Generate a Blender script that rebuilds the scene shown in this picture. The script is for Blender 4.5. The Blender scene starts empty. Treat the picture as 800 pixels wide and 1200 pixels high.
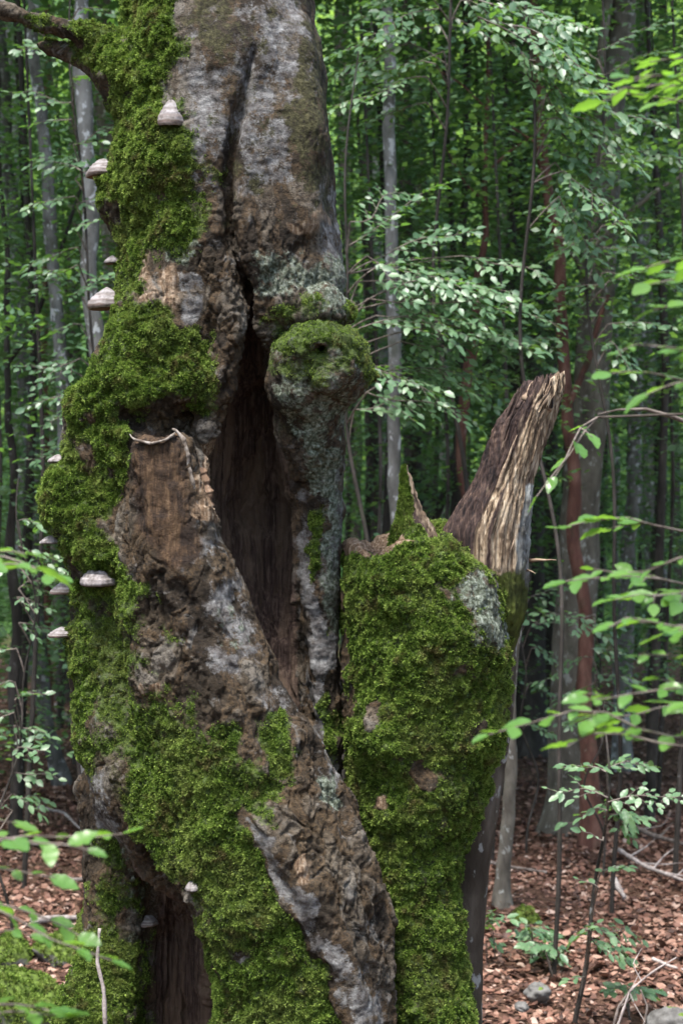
import bpy, math, random
import numpy as np
from mathutils import Vector, Matrix, Euler

rng = np.random.default_rng(7)
random.seed(7)
scene = bpy.context.scene
COL = scene.collection
R = math.radians
F = np.float32

# ------------------------------------------------------------------ camera, sky, sun, exposure
CAMZ = 2.65
cam_d = bpy.data.cameras.new('camera'); cam = bpy.data.objects.new('camera', cam_d)
COL.objects.link(cam); scene.camera = cam
cam.location = (0, 0, CAMZ); cam.rotation_euler = (R(90), 0, 0)
cam_d.lens = 60; cam_d.sensor_width = 36; cam_d.clip_end = 600; cam_d.clip_start = 0.05
cam_d.dof.use_dof = True; cam_d.dof.focus_distance = 5.72; cam_d.dof.aperture_fstop = 4.6

SUN_EL, SUN_AZ = 69, 205          # azimuth clockwise from +Y, where the light comes from
w = bpy.data.worlds.new('World'); scene.world = w; w.use_nodes = True
wn = w.node_tree.nodes; wl = w.node_tree.links
bg = wn['Background']; sky = wn.new('ShaderNodeTexSky'); sky.sky_type = 'NISHITA'
sky.sun_disc = False; sky.sun_elevation = R(SUN_EL); sky.sun_rotation = R(SUN_AZ)
sky.air_density = 1.0; sky.dust_density = 2.5; sky.ozone_density = 1.0
wl.new(sky.outputs[0], bg.inputs[0]); bg.inputs[1].default_value = 0.075
sun_d = bpy.data.lights.new('sun', 'SUN'); sun_d.energy = 1.5; sun_d.angle = R(14); sun_d.color = (1, .97, .91)
sun = bpy.data.objects.new('sun', sun_d); COL.objects.link(sun)
_d = Vector((math.sin(R(SUN_AZ))*math.cos(R(SUN_EL)), math.cos(R(SUN_AZ))*math.cos(R(SUN_EL)), math.sin(R(SUN_EL))))
sun.rotation_euler = (-_d).to_track_quat('-Z', 'Y').to_euler(); sun.location = (-5, -6, 20)
scene.view_settings.view_transform = 'Standard'; scene.view_settings.look = 'None'
scene.view_settings.exposure = 2.72; scene.view_settings.gamma = 1
scene.cycles.max_bounces = 6; scene.cycles.diffuse_bounces = 3; scene.cycles.glossy_bounces = 2
scene.cycles.transmission_bounces = 3; scene.cycles.transparent_max_bounces = 4
scene.cycles.use_denoising = True

# ------------------------------------------------------------------ measuring: photo position + distance -> metres
def P(px, py, Y):
    return np.array([(px-400)/2000*Y, Y, CAMZ+(600-py)/2000*Y])

# ------------------------------------------------------------------ noise
_perm = rng.permutation(256).astype(np.int32); _perm = np.concatenate([_perm, _perm, _perm])
_g = rng.normal(size=(256, 3)); _g = (_g/np.linalg.norm(_g, axis=1)[:, None]).astype(F)
def perlin(p):
    p = np.asarray(p, F); i = np.floor(p); f = p-i; i = i.astype(np.int32) & 255
    u = f*f*f*(f*(f*6-15)+10)
    out = 0
    for dx in (0, 1):
        a = _perm[i[:, 0]+dx]; wx = u[:, 0] if dx else 1-u[:, 0]
        for dy in (0, 1):
            b = _perm[a+i[:, 1]+dy]; wy = wx*(u[:, 1] if dy else 1-u[:, 1])
            for dz in (0, 1):
                g = _g[_perm[b+i[:, 2]+dz] & 255]
                d = g[:, 0]*(f[:, 0]-dx)+g[:, 1]*(f[:, 1]-dy)+g[:, 2]*(f[:, 2]-dz)
                out = out+d*wy*(u[:, 2] if dz else 1-u[:, 2])
    return out*1.5
def fbm(p, o=4, gain=.5):
    p = np.asarray(p, F); s = 0; a = 1.0
    for k in range(o):
        s = s+a*perlin(p+k*17.3); p = p*2.03; a *= gain
    return s
def ridged(p, o=3):
    p = np.asarray(p, F); s = 0; a = 1.0
    for k in range(o):
        s = s+a*(1-2*np.abs(perlin(p+k*9.7))); p = p*2.1; a *= .5
    return s
def billow(p, o=2):
    p = np.asarray(p, F); s = 0; a = 1.0
    for k in range(o):
        s = s+a*(np.abs(perlin(p+k*5.1))*2-.6); p = p*2.1; a *= .5
    return s
def worley(p):
    p = np.asarray(p, F); i = np.floor(p).astype(np.int32); f = p-i
    d1 = np.full(len(p), 9, F); d2 = d1.copy()
    for dx in (-1, 0, 1):
        for dy in (-1, 0, 1):
            for dz in (-1, 0, 1):
                h = _perm[_perm[_perm[(i[:, 0]+dx) & 255]+((i[:, 1]+dy) & 255)]+((i[:, 2]+dz) & 255)] & 255
                o = _g[h]*.5+.5
                d = (o[:, 0]+dx-f[:, 0])**2+(o[:, 1]+dy-f[:, 1])**2+(o[:, 2]+dz-f[:, 2])**2
                d2 = np.minimum(d2, np.maximum(d1, d)); d1 = np.minimum(d1, d)
    return np.sqrt(d1), np.sqrt(d2)
def sstep(a, b, x):
    t = np.clip((x-a)/(b-a), 0, 1); return t*t*(3-2*t)

# ------------------------------------------------------------------ mesh helpers
def mesh_np(name, V, polys):
    """polys: list of int arrays (n,k)"""
    me = bpy.data.meshes.new(name)
    V = np.ascontiguousarray(V, F)
    me.vertices.add(len(V)); me.vertices.foreach_set('co', V.ravel())
    polys = [np.asarray(p, np.int32) for p in polys if len(p)]
    loops = np.concatenate([p.ravel() for p in polys]); tot = np.concatenate([np.full(len(p), p.shape[1], np.int32) for p in polys])
    start = np.concatenate([[0], np.cumsum(tot)[:-1]]).astype(np.int32)
    me.loops.add(len(loops)); me.loops.foreach_set('vertex_index', loops)
    me.polygons.add(len(tot)); me.polygons.foreach_set('loop_start', start)
    me.polygons.foreach_set('use_smooth', np.ones(len(tot), bool))
    me.update(calc_edges=True)
    return me
def link(name, me, mat=None, parent=None):
    o = bpy.data.objects.new(name, me); COL.objects.link(o)
    if mat and me and not me.materials: me.materials.append(mat)
    if parent: o.parent = parent
    return o
def thing(name, label, cat, loc=(0, 0, 0), group=None):
    """an Empty at the thing's base; parts are given in world metres and re-based here"""
    o = bpy.data.objects.new(name, None); COL.objects.link(o); o.location = loc; o.empty_display_size = .1
    o['label'] = label; o['category'] = cat
    if group: o['group'] = group
    return o
def part(name, V, polys, mat, parent, kind=None, label=None):
    off = np.array(parent['_w'] if '_w' in parent else parent.location)
    o = link(name, mesh_np(name, V-off, polys), mat, parent)
    if parent.type == 'EMPTY': o['_w'] = [float(a) for a in off]
    else: o['_w'] = [float(a) for a in off]
    if kind: o['kind'] = kind
    if label: o['label'] = label
    return o
def colattr(me, name, arr):
    a = me.attributes.new(name, 'FLOAT_COLOR', 'POINT')
    c = np.ones((len(arr), 4), F); c[:, :arr.shape[1]] = arr
    a.data.foreach_set('color', c.ravel())
def normals(V, Q):
    n = np.zeros((len(V), 3))
    if Q.shape[1] == 4: fn = np.cross(V[Q[:, 2]]-V[Q[:, 0]], V[Q[:, 3]]-V[Q[:, 1]])
    else: fn = np.cross(V[Q[:, 1]]-V[Q[:, 0]], V[Q[:, 2]]-V[Q[:, 0]])
    for k in range(Q.shape[1]):
        for c in range(3): n[:, c] += np.bincount(Q[:, k], fn[:, c], len(V))
    return (n/(np.linalg.norm(n, axis=1)[:, None]+1e-12)).astype(F)
def edges_of(Q):
    k = Q.shape[1]
    e = np.sort(np.concatenate([Q[:, [i, (i+1) % k]] for i in range(k)]), axis=1)
    key = e[:, 0].astype(np.int64)*(int(Q.max())+1)+e[:, 1]
    u, inv = np.unique(key, return_inverse=True)
    return np.stack([u//(int(Q.max())+1), u % (int(Q.max())+1)], 1).astype(np.int32), inv.reshape(k, -1).T
def smooth(V, E, it, lam=.5):
    deg = np.bincount(E.ravel(), minlength=len(V))[:, None]
    for _ in range(it):
        s = np.zeros_like(V)
        for c in range(3):
            s[:, c] = np.bincount(E[:, 0], V[E[:, 1], c], len(V))+np.bincount(E[:, 1], V[E[:, 0], c], len(V))
        V = V+lam*(s/np.maximum(deg, 1)-V)
    return V
def subdivide(V, Q):
    E, fe = edges_of(Q); n = len(V); ne = len(E)
    W = np.concatenate([V, (V[E[:, 0]]+V[E[:, 1]])/2, V[Q].mean(1)])
    em = fe+n; fc = np.arange(len(Q))+n+ne
    q = [np.stack([Q[:, i], em[:, i], fc, em[:, (i+3) % 4]], 1) for i in range(4)]
    return W, np.concatenate(q).astype(np.int32)

# ------------------------------------------------------------------ distance field sculpting
class Field:
    def __init__(s, lo, hi, h):
        s.lo = np.array(lo); s.h = h; s.n = np.ceil((np.array(hi)-s.lo)/h).astype(int)+1
        s.D = np.full(s.n, .5, F)
        s.ax = [(s.lo[i]+np.arange(s.n[i])*h).astype(F) for i in range(3)]
    def _box(s, lo, hi):
        a = np.clip(((lo-s.lo)/s.h).astype(int), 0, s.n-1); b = np.clip(((hi-s.lo)/s.h).astype(int)+2, 1, s.n)
        sl = tuple(slice(a[i], b[i]) for i in range(3))
        return sl, s.ax[0][sl[0]][:, None, None], s.ax[1][sl[1]][None, :, None], s.ax[2][sl[2]][None, None, :]
    def apply(s, sl, d, k, sub):
        A = s.D[sl]
        if sub:
            d = -d; h = np.clip(.5-.5*(A-d)/k, 0, 1); h = h.astype(F); s.D[sl] = A*(1-h)+d*h+k*h*(1-h)
        else:
            h = np.clip(.5+.5*(d-A)/k, 0, 1).astype(F); s.D[sl] = d*(1-h)+A*h-k*h*(1-h)
    def tube(s, pts, k=.04, ky=1.0, sub=False):
        """pts: (px, py, radius px, depth offset from 6 m)"""
        for a, b in zip(pts[:-1], pts[1:]):
            ya, yb = 6+a[3], 6+b[3]
            A = P(a[0], a[1], ya); B = P(b[0], b[1], yb); ra = a[2]*ya/2000; rb = b[2]*yb/2000
            m = max(ra, rb)*max(1, ky)+.12
            sl, X, Y, Z = s._box(np.minimum(A, B)-m, np.maximum(A, B)+m)
            if min(q.size for q in (X, Y, Z)) == 0: continue
            d = B-A; dd = np.array([d[0], d[1]/ky, d[2]]); L = float(dd@dd)+1e-9
            px, py_, pz = X-F(A[0]), (Y-F(A[1]))/F(ky), Z-F(A[2])
            t = np.clip((px*F(dd[0])+py_*F(dd[1])+pz*F(dd[2]))/F(L), 0, 1)
            q = np.sqrt((px-t*F(dd[0]))**2+(py_-t*F(dd[1]))**2+(pz-t*F(dd[2]))**2)-(F(ra)+t*F(rb-ra))
            s.apply(sl, q, k, sub)
    def ball(s, px, py, r, dy, k=.04, sc=(1, 1, 1), sub=False):
        y = 6+dy; C = P(px, py, y); r = r*y/2000; m = r*max(sc)+.12
        sl, X, Y, Z = s._box(C-m, C+m)
        d = (np.sqrt(((X-F(C[0]))/F(sc[0]))**2+((Y-F(C[1]))/F(sc[1]))**2+((Z-F(C[2]))/F(sc[2]))**2)-F(r))*F(min(sc))
        s.apply(sl, d, k, sub)
    def cut_above(s, fn, x0, x1, y0=-9, y1=99, k=.01):
        sl, X, Y, Z = s._box(np.array([x0, y0, -9]), np.array([x1, y1, 99]))
        d = (fn(X, Y)-Z).astype(F); d = np.broadcast_to(d, s.D[sl].shape)     # solid to remove is where Z > fn
        s.apply(sl, d, k, True)
    def mesh(s):
        D = s.D; neg = D < 0; nx, ny, nz = D.shape
        cnt = np.zeros((nx-1, ny-1, nz-1), np.uint8)
        for i in (0, 1):
            for j in (0, 1):
                for k in (0, 1): cnt += neg[i:nx-1+i, j:ny-1+j, k:nz-1+k]
        act = (cnt > 0) & (cnt < 8); cx, cy, cz = np.nonzero(act)
        idx = np.full(act.shape, -1, np.int32); idx[cx, cy, cz] = np.arange(len(cx))
        S = np.zeros((len(cx), 3), F); N = np.zeros(len(cx), F)
        cor = [(i, j, k) for i in (0, 1) for j in (0, 1) for k in (0, 1)]
        for a in cor:
            for ax in range(3):
                if a[ax]: continue
                b = list(a); b[ax] = 1
                d0 = D[cx+a[0], cy+a[1], cz+a[2]]; d1 = D[cx+b[0], cy+b[1], cz+b[2]]
                m = (d0 < 0) != (d1 < 0); t = np.where(m, d0/np.where(m, d0-d1, 1), 0)
                for c in range(3): S[:, c] += np.where(m, a[c]+(t if c == ax else 0), 0)
                N += m
        V = (np.stack([cx, cy, cz], 1)+S/N[:, None])*s.h+s.lo
        Q = []
        for ax in range(3):
            a = [slice(None)]*3; b = [slice(None)]*3; a[ax] = slice(0, -1); b[ax] = slice(1, None)
            n0 = neg[tuple(a)]; n1 = neg[tuple(b)]
            for flip in (0, 1):
                e = (n0 & ~n1) if not flip else (~n0 & n1)
                i = list(np.nonzero(e)); o1, o2 = (ax+1) % 3, (ax+2) % 3
                ok = (i[o1] > 0) & (i[o2] > 0) & (i[o1] < D.shape[o1]-1) & (i[o2] < D.shape[o2]-1); i = [q[ok] for q in i]
                def at(u, v):
                    j = list(i); j[o1] = i[o1]-u; j[o2] = i[o2]-v; return idx[j[0], j[1], j[2]]
                q = np.stack([at(1, 1), at(0, 1), at(0, 0), at(1, 0)], 1)
                Q.append(q[:, ::-1] if flip else q)
        return V.astype(np.float64), np.concatenate(Q)

# ------------------------------------------------------------------ materials
class NT:
    def __init__(s, name):
        s.mat = bpy.data.materials.new(name); s.mat.use_nodes = True
        s.t = s.mat.node_tree; s.n = s.t.nodes; s.b = s.n['Principled BSDF']; s.out = s.n['Material Output']
        s.tc = s.n.new('ShaderNodeTexCoord')
    def l(s, a, b): s.t.links.new(a, b)
    def set(s, sock, v):
        if isinstance(v, bpy.types.NodeSocket): s.l(v, sock)
        elif isinstance(v, (tuple, list)) and len(v) == 3 and sock.type == 'RGBA': sock.default_value = (*v, 1)
        else: sock.default_value = v
    def vec(s, scale=(1, 1, 1), src='Object', rot=(0, 0, 0)):
        m = s.n.new('ShaderNodeMapping'); m.inputs['Scale'].default_value = scale; m.inputs['Rotation'].default_value = rot
        if src == 'World':
            g = s.n.new('ShaderNodeNewGeometry'); s.l(g.outputs['Position'], m.inputs[0])
        else: s.l(s.tc.outputs[src], m.inputs[0])
        return m.outputs[0]
    def noise(s, scale, detail=4, rough=.55, vec=None, dist=0):
        x = s.n.new('ShaderNodeTexNoise'); x.inputs['Scale'].default_value = scale; x.inputs['Detail'].default_value = detail
        x.inputs['Roughness'].default_value = rough; x.inputs['Distortion'].default_value = dist
        if vec is not None: s.l(vec, x.inputs['Vector'])
        else: s.l(s.tc.outputs['Object'], x.inputs['Vector'])
        return x.outputs['Fac']
    def ramp(s, fac, stops, mode='LINEAR'):
        r = s.n.new('ShaderNodeValToRGB'); r.color_ramp.interpolation = mode; e = r.color_ramp.elements
        while len(e) < len(stops): e.new(.5)
        for q, (p, c) in zip(e, stops):
            q.position = p; q.color = (*c, 1) if isinstance(c, (tuple, list)) else (c, c, c, 1)
        s.l(fac, r.inputs[0]); return r.outputs[0]
    def mix(s, fac, a, b, mode='MIX'):
        m = s.n.new('ShaderNodeMix'); m.data_type = 'RGBA'; m.blend_type = mode; m.clamp_factor = True
        s.set(m.inputs[0], fac); s.set(m.inputs[6], a); s.set(m.inputs[7], b); return m.outputs[2]
    def math(s, op, a, b=0.0, c=0.0):
        m = s.n.new('ShaderNodeMath'); m.operation = op
        for i, v in enumerate((a, b, c)): s.set(m.inputs[i], v)
        return m.outputs[0]
    def attr(s, name):
        a = s.n.new('ShaderNodeAttribute'); a.attribute_name = name
        sp = s.n.new('ShaderNodeSeparateColor'); s.l(a.outputs['Color'], sp.inputs[0]); return sp.outputs
    def edge(s, m, nz, w=.18, amt=.5):
        """mask m sharpened against a noise so that its border is ragged"""
        v = s.math('ADD', m, s.math('MULTIPLY', s.math('SUBTRACT', nz, .5), amt))
        r = s.n.new('ShaderNodeMapRange'); r.clamp = True
        s.l(v, r.inputs[0]); r.inputs[1].default_value = .5-w; r.inputs[2].default_value = .5+w; return r.outputs[0]
    def rand(s):
        o = s.n.new('ShaderNodeObjectInfo'); return o.outputs['Random']
    def bump(s, h, strength=.5, dist=.01, prev=None):
        b = s.n.new('ShaderNodeBump'); b.inputs['Strength'].default_value = strength; b.inputs['Distance'].default_value = dist
        s.l(h, b.inputs['Height'])
        if prev is not None: s.l(prev, b.inputs['Normal'])
        return b.outputs[0]
    def done(s, col, rough=.8, normal=None, spec=.3, transl=None, tcol=None):
        s.set(s.b.inputs['Base Color'], col); s.set(s.b.inputs['Roughness'], rough); s.b.inputs['Specular IOR Level'].default_value = spec
        if normal is not None: s.l(normal, s.b.inputs['Normal'])
        if transl:
            t = s.n.new('ShaderNodeBsdfTranslucent'); s.set(t.inputs[0], tcol if tcol is not None else col)
            m = s.n.new('ShaderNodeMixShader'); m.inputs[0].default_value = transl
            s.l(s.b.outputs[0], m.inputs[1]); s.l(t.outputs[0], m.inputs[2]); s.l(m.outputs[0], s.out.inputs[0])
        return s.mat

def mat_old_bark():
    s = NT('old_bark')
    A = s.attr('mask_a'); B = s.attr('mask_b')       # a: moss, grey, raw   b: heart, crust, lichen
    n1 = s.noise(7, 8, .65, dist=.6); n2 = s.noise(26, 6, .7); n3 = s.noise(75, 4, .6); n4 = s.noise(3.1, 4)
    brown = s.ramp(n2, [(.32, (.009, .007, .005)), (.46, (.028, .020, .014)), (.58, (.064, .047, .033)), (.72, (.15, .118, .088))])
    tan = s.ramp(n1, [(.35, (.018, .013, .009)), (.50, (.062, .042, .023)), (.66, (.15, .112, .072))])
    Cc = s.attr('mask_c')
    lay = s.math('ADD', Cc[0], s.math('MULTIPLY', s.math('SUBTRACT', s.noise(38, 8, .75), .5), .55))
    layer = s.ramp(lay, [(.22, (.009, .007, .005)), (.38, (.032, .023, .016)), (.50, (.090, .058, .031)), (.60, (.034, .028, .022)), (.72, (.118, .096, .072)), (.85, (.17, .155, .135))])
    c = s.mix(s.ramp(n4, [(.42, .15), (.6, .85)]), brown, tan)
    c = s.mix(.62, c, layer)
    c = s.mix(s.ramp(s.noise(70, 8, .8), [(.48, 0), (.60, .85)]), c, (.010, .008, .006))
    c = s.mix(s.ramp(s.noise(11, 7, .7, dist=.8), [(.58, 0), (.64, .7)]), c, (.15, .14, .13))
    grey = s.ramp(n2, [(.33, (.04, .035, .031)), (.45, (.095, .088, .086)), (.57, (.170, .167, .165)), (.70, (.30, .30, .30))])
    c = s.mix(s.edge(s.math('MULTIPLY', A[1], .56), s.noise(11, 12, .8), .07, 2.1), c, grey)
    crust = s.ramp(n3, [(.35, (.016, .013, .007)), (.55, (.042, .040, .017)), (.7, (.085, .075, .038))])
    c = s.mix(s.edge(s.math('MULTIPLY', B[1], .60), s.noise(15, 12, .8), .07, 2.0), c, crust)
    lich = s.ramp(n3, [(.38, (.035, .042, .026)), (.52, (.115, .132, .10)), (.66, (.24, .265, .225))])
    c = s.mix(s.edge(s.math('MULTIPLY', B[2], .66), s.noise(30, 8, .75), .08, 1.6), c, lich)
    fib = s.noise(1, 6, .65, s.vec((95, 95, 3.5)))
    stubc = s.ramp(s.noise(1, 7, .7, s.vec((48, 48, 6))), [(.34, (.014, .009, .007)), (.47, (.052, .031, .018)), (.60, (.10, .061, .034)), (.72, (.18, .125, .08))])
    stubc = s.mix(s.ramp(s.noise(9, 6, .7), [(.47, 0), (.56, .85)]), stubc, (.022, .015, .012))
    c = s.mix(s.edge(Cc[1], n2, .15, .5), c, stubc)
    raw = s.ramp(fib, [(.34, (.06, .036, .024)), (.48, (.16, .105, .065)), (.66, (.33, .26, .195))])
    c = s.mix(s.edge(A[2], n2, .12, .6), c, raw)
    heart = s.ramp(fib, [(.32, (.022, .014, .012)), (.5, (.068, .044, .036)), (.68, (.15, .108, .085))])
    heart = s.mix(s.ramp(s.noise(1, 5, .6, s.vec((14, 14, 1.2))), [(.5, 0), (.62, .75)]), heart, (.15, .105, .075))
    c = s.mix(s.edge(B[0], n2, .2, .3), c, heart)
    moss = s.ramp(n2, [(.35, (.020, .027, .009)), (.55, (.050, .074, .018)), (.7, (.105, .14, .04))])
    c = s.mix(s.edge(A[0], n2, .16, .8), c, moss)
    h = s.math('ADD', s.math('MULTIPLY', n3, .7), s.noise(200, 3, .6))
    nb = s.bump(h, .8, .007); nb = s.bump(s.noise(45, 8, .75), .7, .014, nb)
    return s.done(c, .85, nb, .2)

def mat_moss(name, stops, yellow):
    s = NT(name)
    pos = s.vec((1, 1, 1), 'World')
    r = s.rand()
    f = s.math('ADD', s.math('MULTIPLY', s.noise(9, 8, .78, pos), .74), s.math('MULTIPLY', r, .26))
    c = s.ramp(f, stops)
    c = s.mix(s.ramp(s.noise(5, 4, .6, pos), [(.50, 0), (.66, .55)]), c, yellow)
    c = s.mix(s.ramp(s.noise(11, 8, .75, pos), [(.53, 0), (.64, .85)]), c, (.11, .085, .038))
    return s.done(c, .7, None, .15, .35)

def mat_bark(name, lo, mid, hi, spot, spots=.6, moss=0):
    s = NT(name)
    v = s.vec((1, 1, .35)); r = s.rand()
    n = s.noise(11, 6, .6, v); n2 = s.noise(5, 5, .65, s.vec((1, 1, .8)))
    c = s.ramp(n, [(.32, lo), (.5, mid), (.68, hi)])
    c = s.mix(s.ramp(s.noise(16, 5, .6, s.vec((1, 1, .7))), [(spots, 0), (spots+.05, .9)]), c, spot)
    c = s.mix(s.ramp(n2, [(.56, 0), (.7, .6)]), c, (.035, .042, .02))
    hsv = s.n.new('ShaderNodeHueSaturation'); s.l(c, hsv.inputs['Color'])
    s.l(s.math('MULTIPLY_ADD', r, .5, .75), hsv.inputs['Value'])
    return s.done(hsv.outputs[0], .8, s.bump(s.noise(45, 5, .65, s.vec((1, 1, .5))), .4, .01), .25)

def mat_leaf(name, stops, transl=.35, rough=.42, spec=.5, tcol=(.16, .34, .04)):
    s = NT(name)
    pos = s.vec((1, 1, 1), 'World')
    g = s.n.new('ShaderNodeNewGeometry')
    f = s.math('ADD', s.math('MULTIPLY', s.noise(2.2, 3, .6, pos), .5), s.math('MULTIPLY', g.outputs['Random Per Island'], .5))
    f = s.math('ADD', s.math('MULTIPLY', f, .7), s.math('MULTIPLY', s.rand(), .3))
    c = s.ramp(f, stops)
    return s.done(c, rough, None, spec, transl, tcol)

def mat_plain(name, stops, scale=20, rough=.8, bump=.3, vec=(1, 1, 1), spec=.25):
    s = NT(name); n = s.noise(scale, 6, .65, s.vec(vec))
    return s.done(s.ramp(n, stops), rough, s.bump(s.noise(scale*3, 4, .6, s.vec(vec)), bump, .006), spec)

OLD = mat_old_bark()
MOSS = mat_moss('moss', [(.34, (.018, .030, .006)), (.44, (.075, .132, .020)), (.53, (.150, .235, .038)), (.64, (.27, .36, .08))], (.22, .26, .075))
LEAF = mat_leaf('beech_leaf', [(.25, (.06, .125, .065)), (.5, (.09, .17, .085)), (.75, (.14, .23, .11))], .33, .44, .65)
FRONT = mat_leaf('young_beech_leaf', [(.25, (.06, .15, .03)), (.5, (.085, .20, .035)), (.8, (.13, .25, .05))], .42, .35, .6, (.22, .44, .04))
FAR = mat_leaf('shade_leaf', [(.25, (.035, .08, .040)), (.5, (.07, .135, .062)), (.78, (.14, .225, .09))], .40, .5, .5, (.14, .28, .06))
TWIG = mat_plain('twig_bark', [(.35, (.06, .045, .038)), (.65, (.19, .16, .14))], 30)
B_GREY = mat_bark('grey_beech_bark', (.06, .057, .052), (.125, .122, .115), (.20, .198, .194), (.40, .41, .42), .57)
B_BROWN = mat_bark('brown_beech_bark', (.07, .06, .048), (.14, .123, .098), (.21, .19, .155), (.36, .36, .33), .59)
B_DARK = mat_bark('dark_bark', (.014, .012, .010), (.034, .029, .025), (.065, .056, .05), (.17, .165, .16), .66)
B_RED = mat_bark('red_brown_bark', (.05, .024, .018), (.11, .048, .036), (.18, .095, .072), (.22, .15, .13), .66)
#--NEXT--
# ------------------------------------------------------------------ the ancient hollow tree
f = Field((-1.42, 5.28, -.12), (.16, 6.72, 5.75), .0115)
# upper trunk
f.tube([(258, -420, 96, .12), (256, -100, 101, .1), (256, 0, 106, .08), (259, 100, 119, .06), (262, 200, 124, .05), (272, 300, 124, .05), (280, 350, 118, .05)], .05, 1.0)
f.ball(165, 235, 46, -.03, .08); f.ball(350, 330, 50, -.10, .06, (1, 1, .9)); f.ball(330, 150, 50, -.12, .08); f.ball(215, 190, 60, -.14, .1)
f.tube([(345, 40, 20, -.14), (352, 160, 24, -.2), (355, 260, 22, -.22)], .06)
# rear shell that closes the hollow
f.tube([(270, 340, 118, .12), (240, 500, 130, .22), (238, 620, 140, .26), (242, 760, 140, .26), (245, 860, 130, .25), (215, 980, 104, .28), (180, 1120, 84, .30), (165, 1250, 90, .30), (160, 1500, 140, .30)], .06, .95)
# swollen left flank
f.tube([(215, 330, 70, -.06), (195, 400, 62, -.13), (165, 450, 58, -.15), (140, 520, 58, -.10), (128, 600, 58, -.08), (140, 690, 55, -.05), (150, 770, 64, -.03), (160, 850, 70, -.06), (185, 920, 72, -.12), (240, 980, 76, -.2)], .05)
f.ball(118, 478, 40, -.16, .03, (1, 1, .95)); f.ball(212, 445, 36, -.25, .03); f.ball(152, 520, 30, -.24, .03, (1, 1, 1.5)); f.ball(88, 590, 41, -.13, .035, (1, 1, 1.1)); f.ball(120, 640, 40, -.17, .04)
f.ball(176, 462, 36, -.22, .03); f.ball(100, 556, 26, -.1, .03)
# great leaning leg below the broken stub
f.tube([(196, 560, 46, -.24), (198, 640, 54, -.26), (213, 710, 70, -.26), (238, 800, 76, -.27), (276, 900, 90, -.27), (308, 980, 100, -.27), (331, 1050, 103, -.27), (347, 1110, 100, -.26), (357, 1200, 100, -.25), (366, 1330, 112, -.25), (372, 1520, 150, -.25)], .05, .85)
f.tube([(238, 690, 30, -.28), (280, 790, 32, -.32), (326, 880, 34, -.32), (376, 990, 34, -.30), (412, 1080, 34, -.28), (425, 1190, 30, -.28)], .04)
f.tube([(310, 960, 16, -.48), (355, 1040, 17, -.49), (395, 1120, 18, -.47), (418, 1200, 18, -.46)], .035)
f.tube([(194, 540, 41, -.36), (199, 610, 42, -.37), (212, 690, 50, -.34), (235, 760, 60, -.30)], .015, .75)
# right hand column under the burl
f.tube([(367, 530, 27, -.07), (373, 600, 26, -.02), (372, 690, 24, 0), (373, 780, 22, .0), (380, 870, 19, .0), (390, 950, 13, .0), (398, 1040, 12, .0)], .03, 1.3)
f.tube([(350, 560, 14, .08), (342, 660, 10, .08), (352, 760, 9, .07), (366, 860, 9, .07)], .02)
# back leg, left
f.tube([(140, 930, 44, .2), (135, 1020, 32, .12), (130, 1110, 30, .08), (115, 1190, 42, .05), (95, 1300, 60, .05), (80, 1500, 90, .05)], .05)
# limb at the top left
f.tube([(195, 120, 50, 0), (152, 84, 38, -.02), (122, 66, 24, -.03)], .06)
f.tube([(150, 62, 22, -.03), (105, 42, 13, -.05), (55, 28, 10, -.06), (5, 12, 9, -.08), (-60, -10, 9, -.1)], .025)
f.tube([(140, 85, 22, -.02), (100, 68, 13, .0), (62, 56, 8, .0), (46, 52, 4, .0)], .025)
# hollow
f.tube([(292, 345, 16, -.22), (292, 400, 26, -.12), (285, 470, 44, -.10), (290, 560, 52, -.08), (297, 660, 50, -.06), (316, 770, 42, -.06), (345, 860, 26, -.08)], .03, 1.35, True)
f.tube([(292, 350, 14, -.40), (292, 420, 22, -.40), (288, 500, 40, -.40), (290, 600, 46, -.40), (300, 690, 40, -.40), (330, 800, 20, -.40)], .02, 1, True)
f.tube([(305, 470, 30, .06), (308, 600, 44, .08), (318, 720, 36, .06)], .04, 1, True)
f.tube([(318, 740, 18, -.16), (334, 800, 17, -.16), (352, 855, 13, -.17), (374, 905, 8, -.17), (390, 945, 4, -.16)], .008, 2.6, True)
# lip on the left of the hollow and callus folds over it
f.tube([(262, 300, 22, -.22), (268, 360, 20, -.26), (272, 400, 19, -.28), (262, 440, 17, -.27), (245, 480, 15, -.25), (236, 520, 12, -.22)], .03)
f.tube([(312, 355, 16, -.20), (322, 385, 14, -.2)], .025)
f.tube([(330, 360, 24, -.22), (375, 362, 26, -.20), (402, 368, 14, -.12)], .03)
# burl
f.ball(376, 430, 57, -.23, .02, (1.04, 1, .88)); f.ball(352, 452, 36, -.26, .02); f.tube([(364, 470, 40, -.19), (365, 510, 34, -.13), (371, 570, 26, -.05)], .04)
f.tube([(352, 412, 15, -.35), (374, 402, 14, -.37), (400, 408, 15, -.35), (404, 432, 15, -.35), (384, 446, 15, -.37)], .02)
f.tube([(374, 414, 7, -.46), (378, 404, 8, -.30)], .012, 1, True)
f.tube([(288, 332, 7, -.36), (291, 365, 12, -.34), (294, 405, 17, -.32), (292, 440, 22, -.30)], .010, 2.4, True)
# lower hollow between the two legs
f.tube([(170, 985, 14, -.04), (190, 1040, 32, -.02), (202, 1110, 46, .0), (208, 1200, 52, .0), (208, 1500, 66, .0)], .025, 1.4, True)
f.tube([(180, 1000, 14, -.3), (198, 1060, 30, -.32), (206, 1120, 42, -.32), (210, 1200, 47, -.3), (208, 1500, 52, -.3)], .015, 1, True)
# seam that runs up the trunk from the hollow
f.tube([(285, 345, 11, -.30), (272, 280, 10, -.30), (266, 210, 9, -.31), (280, 130, 7, -.30), (298, 60, 4, -.28)], .025, 2.2, True)
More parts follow.
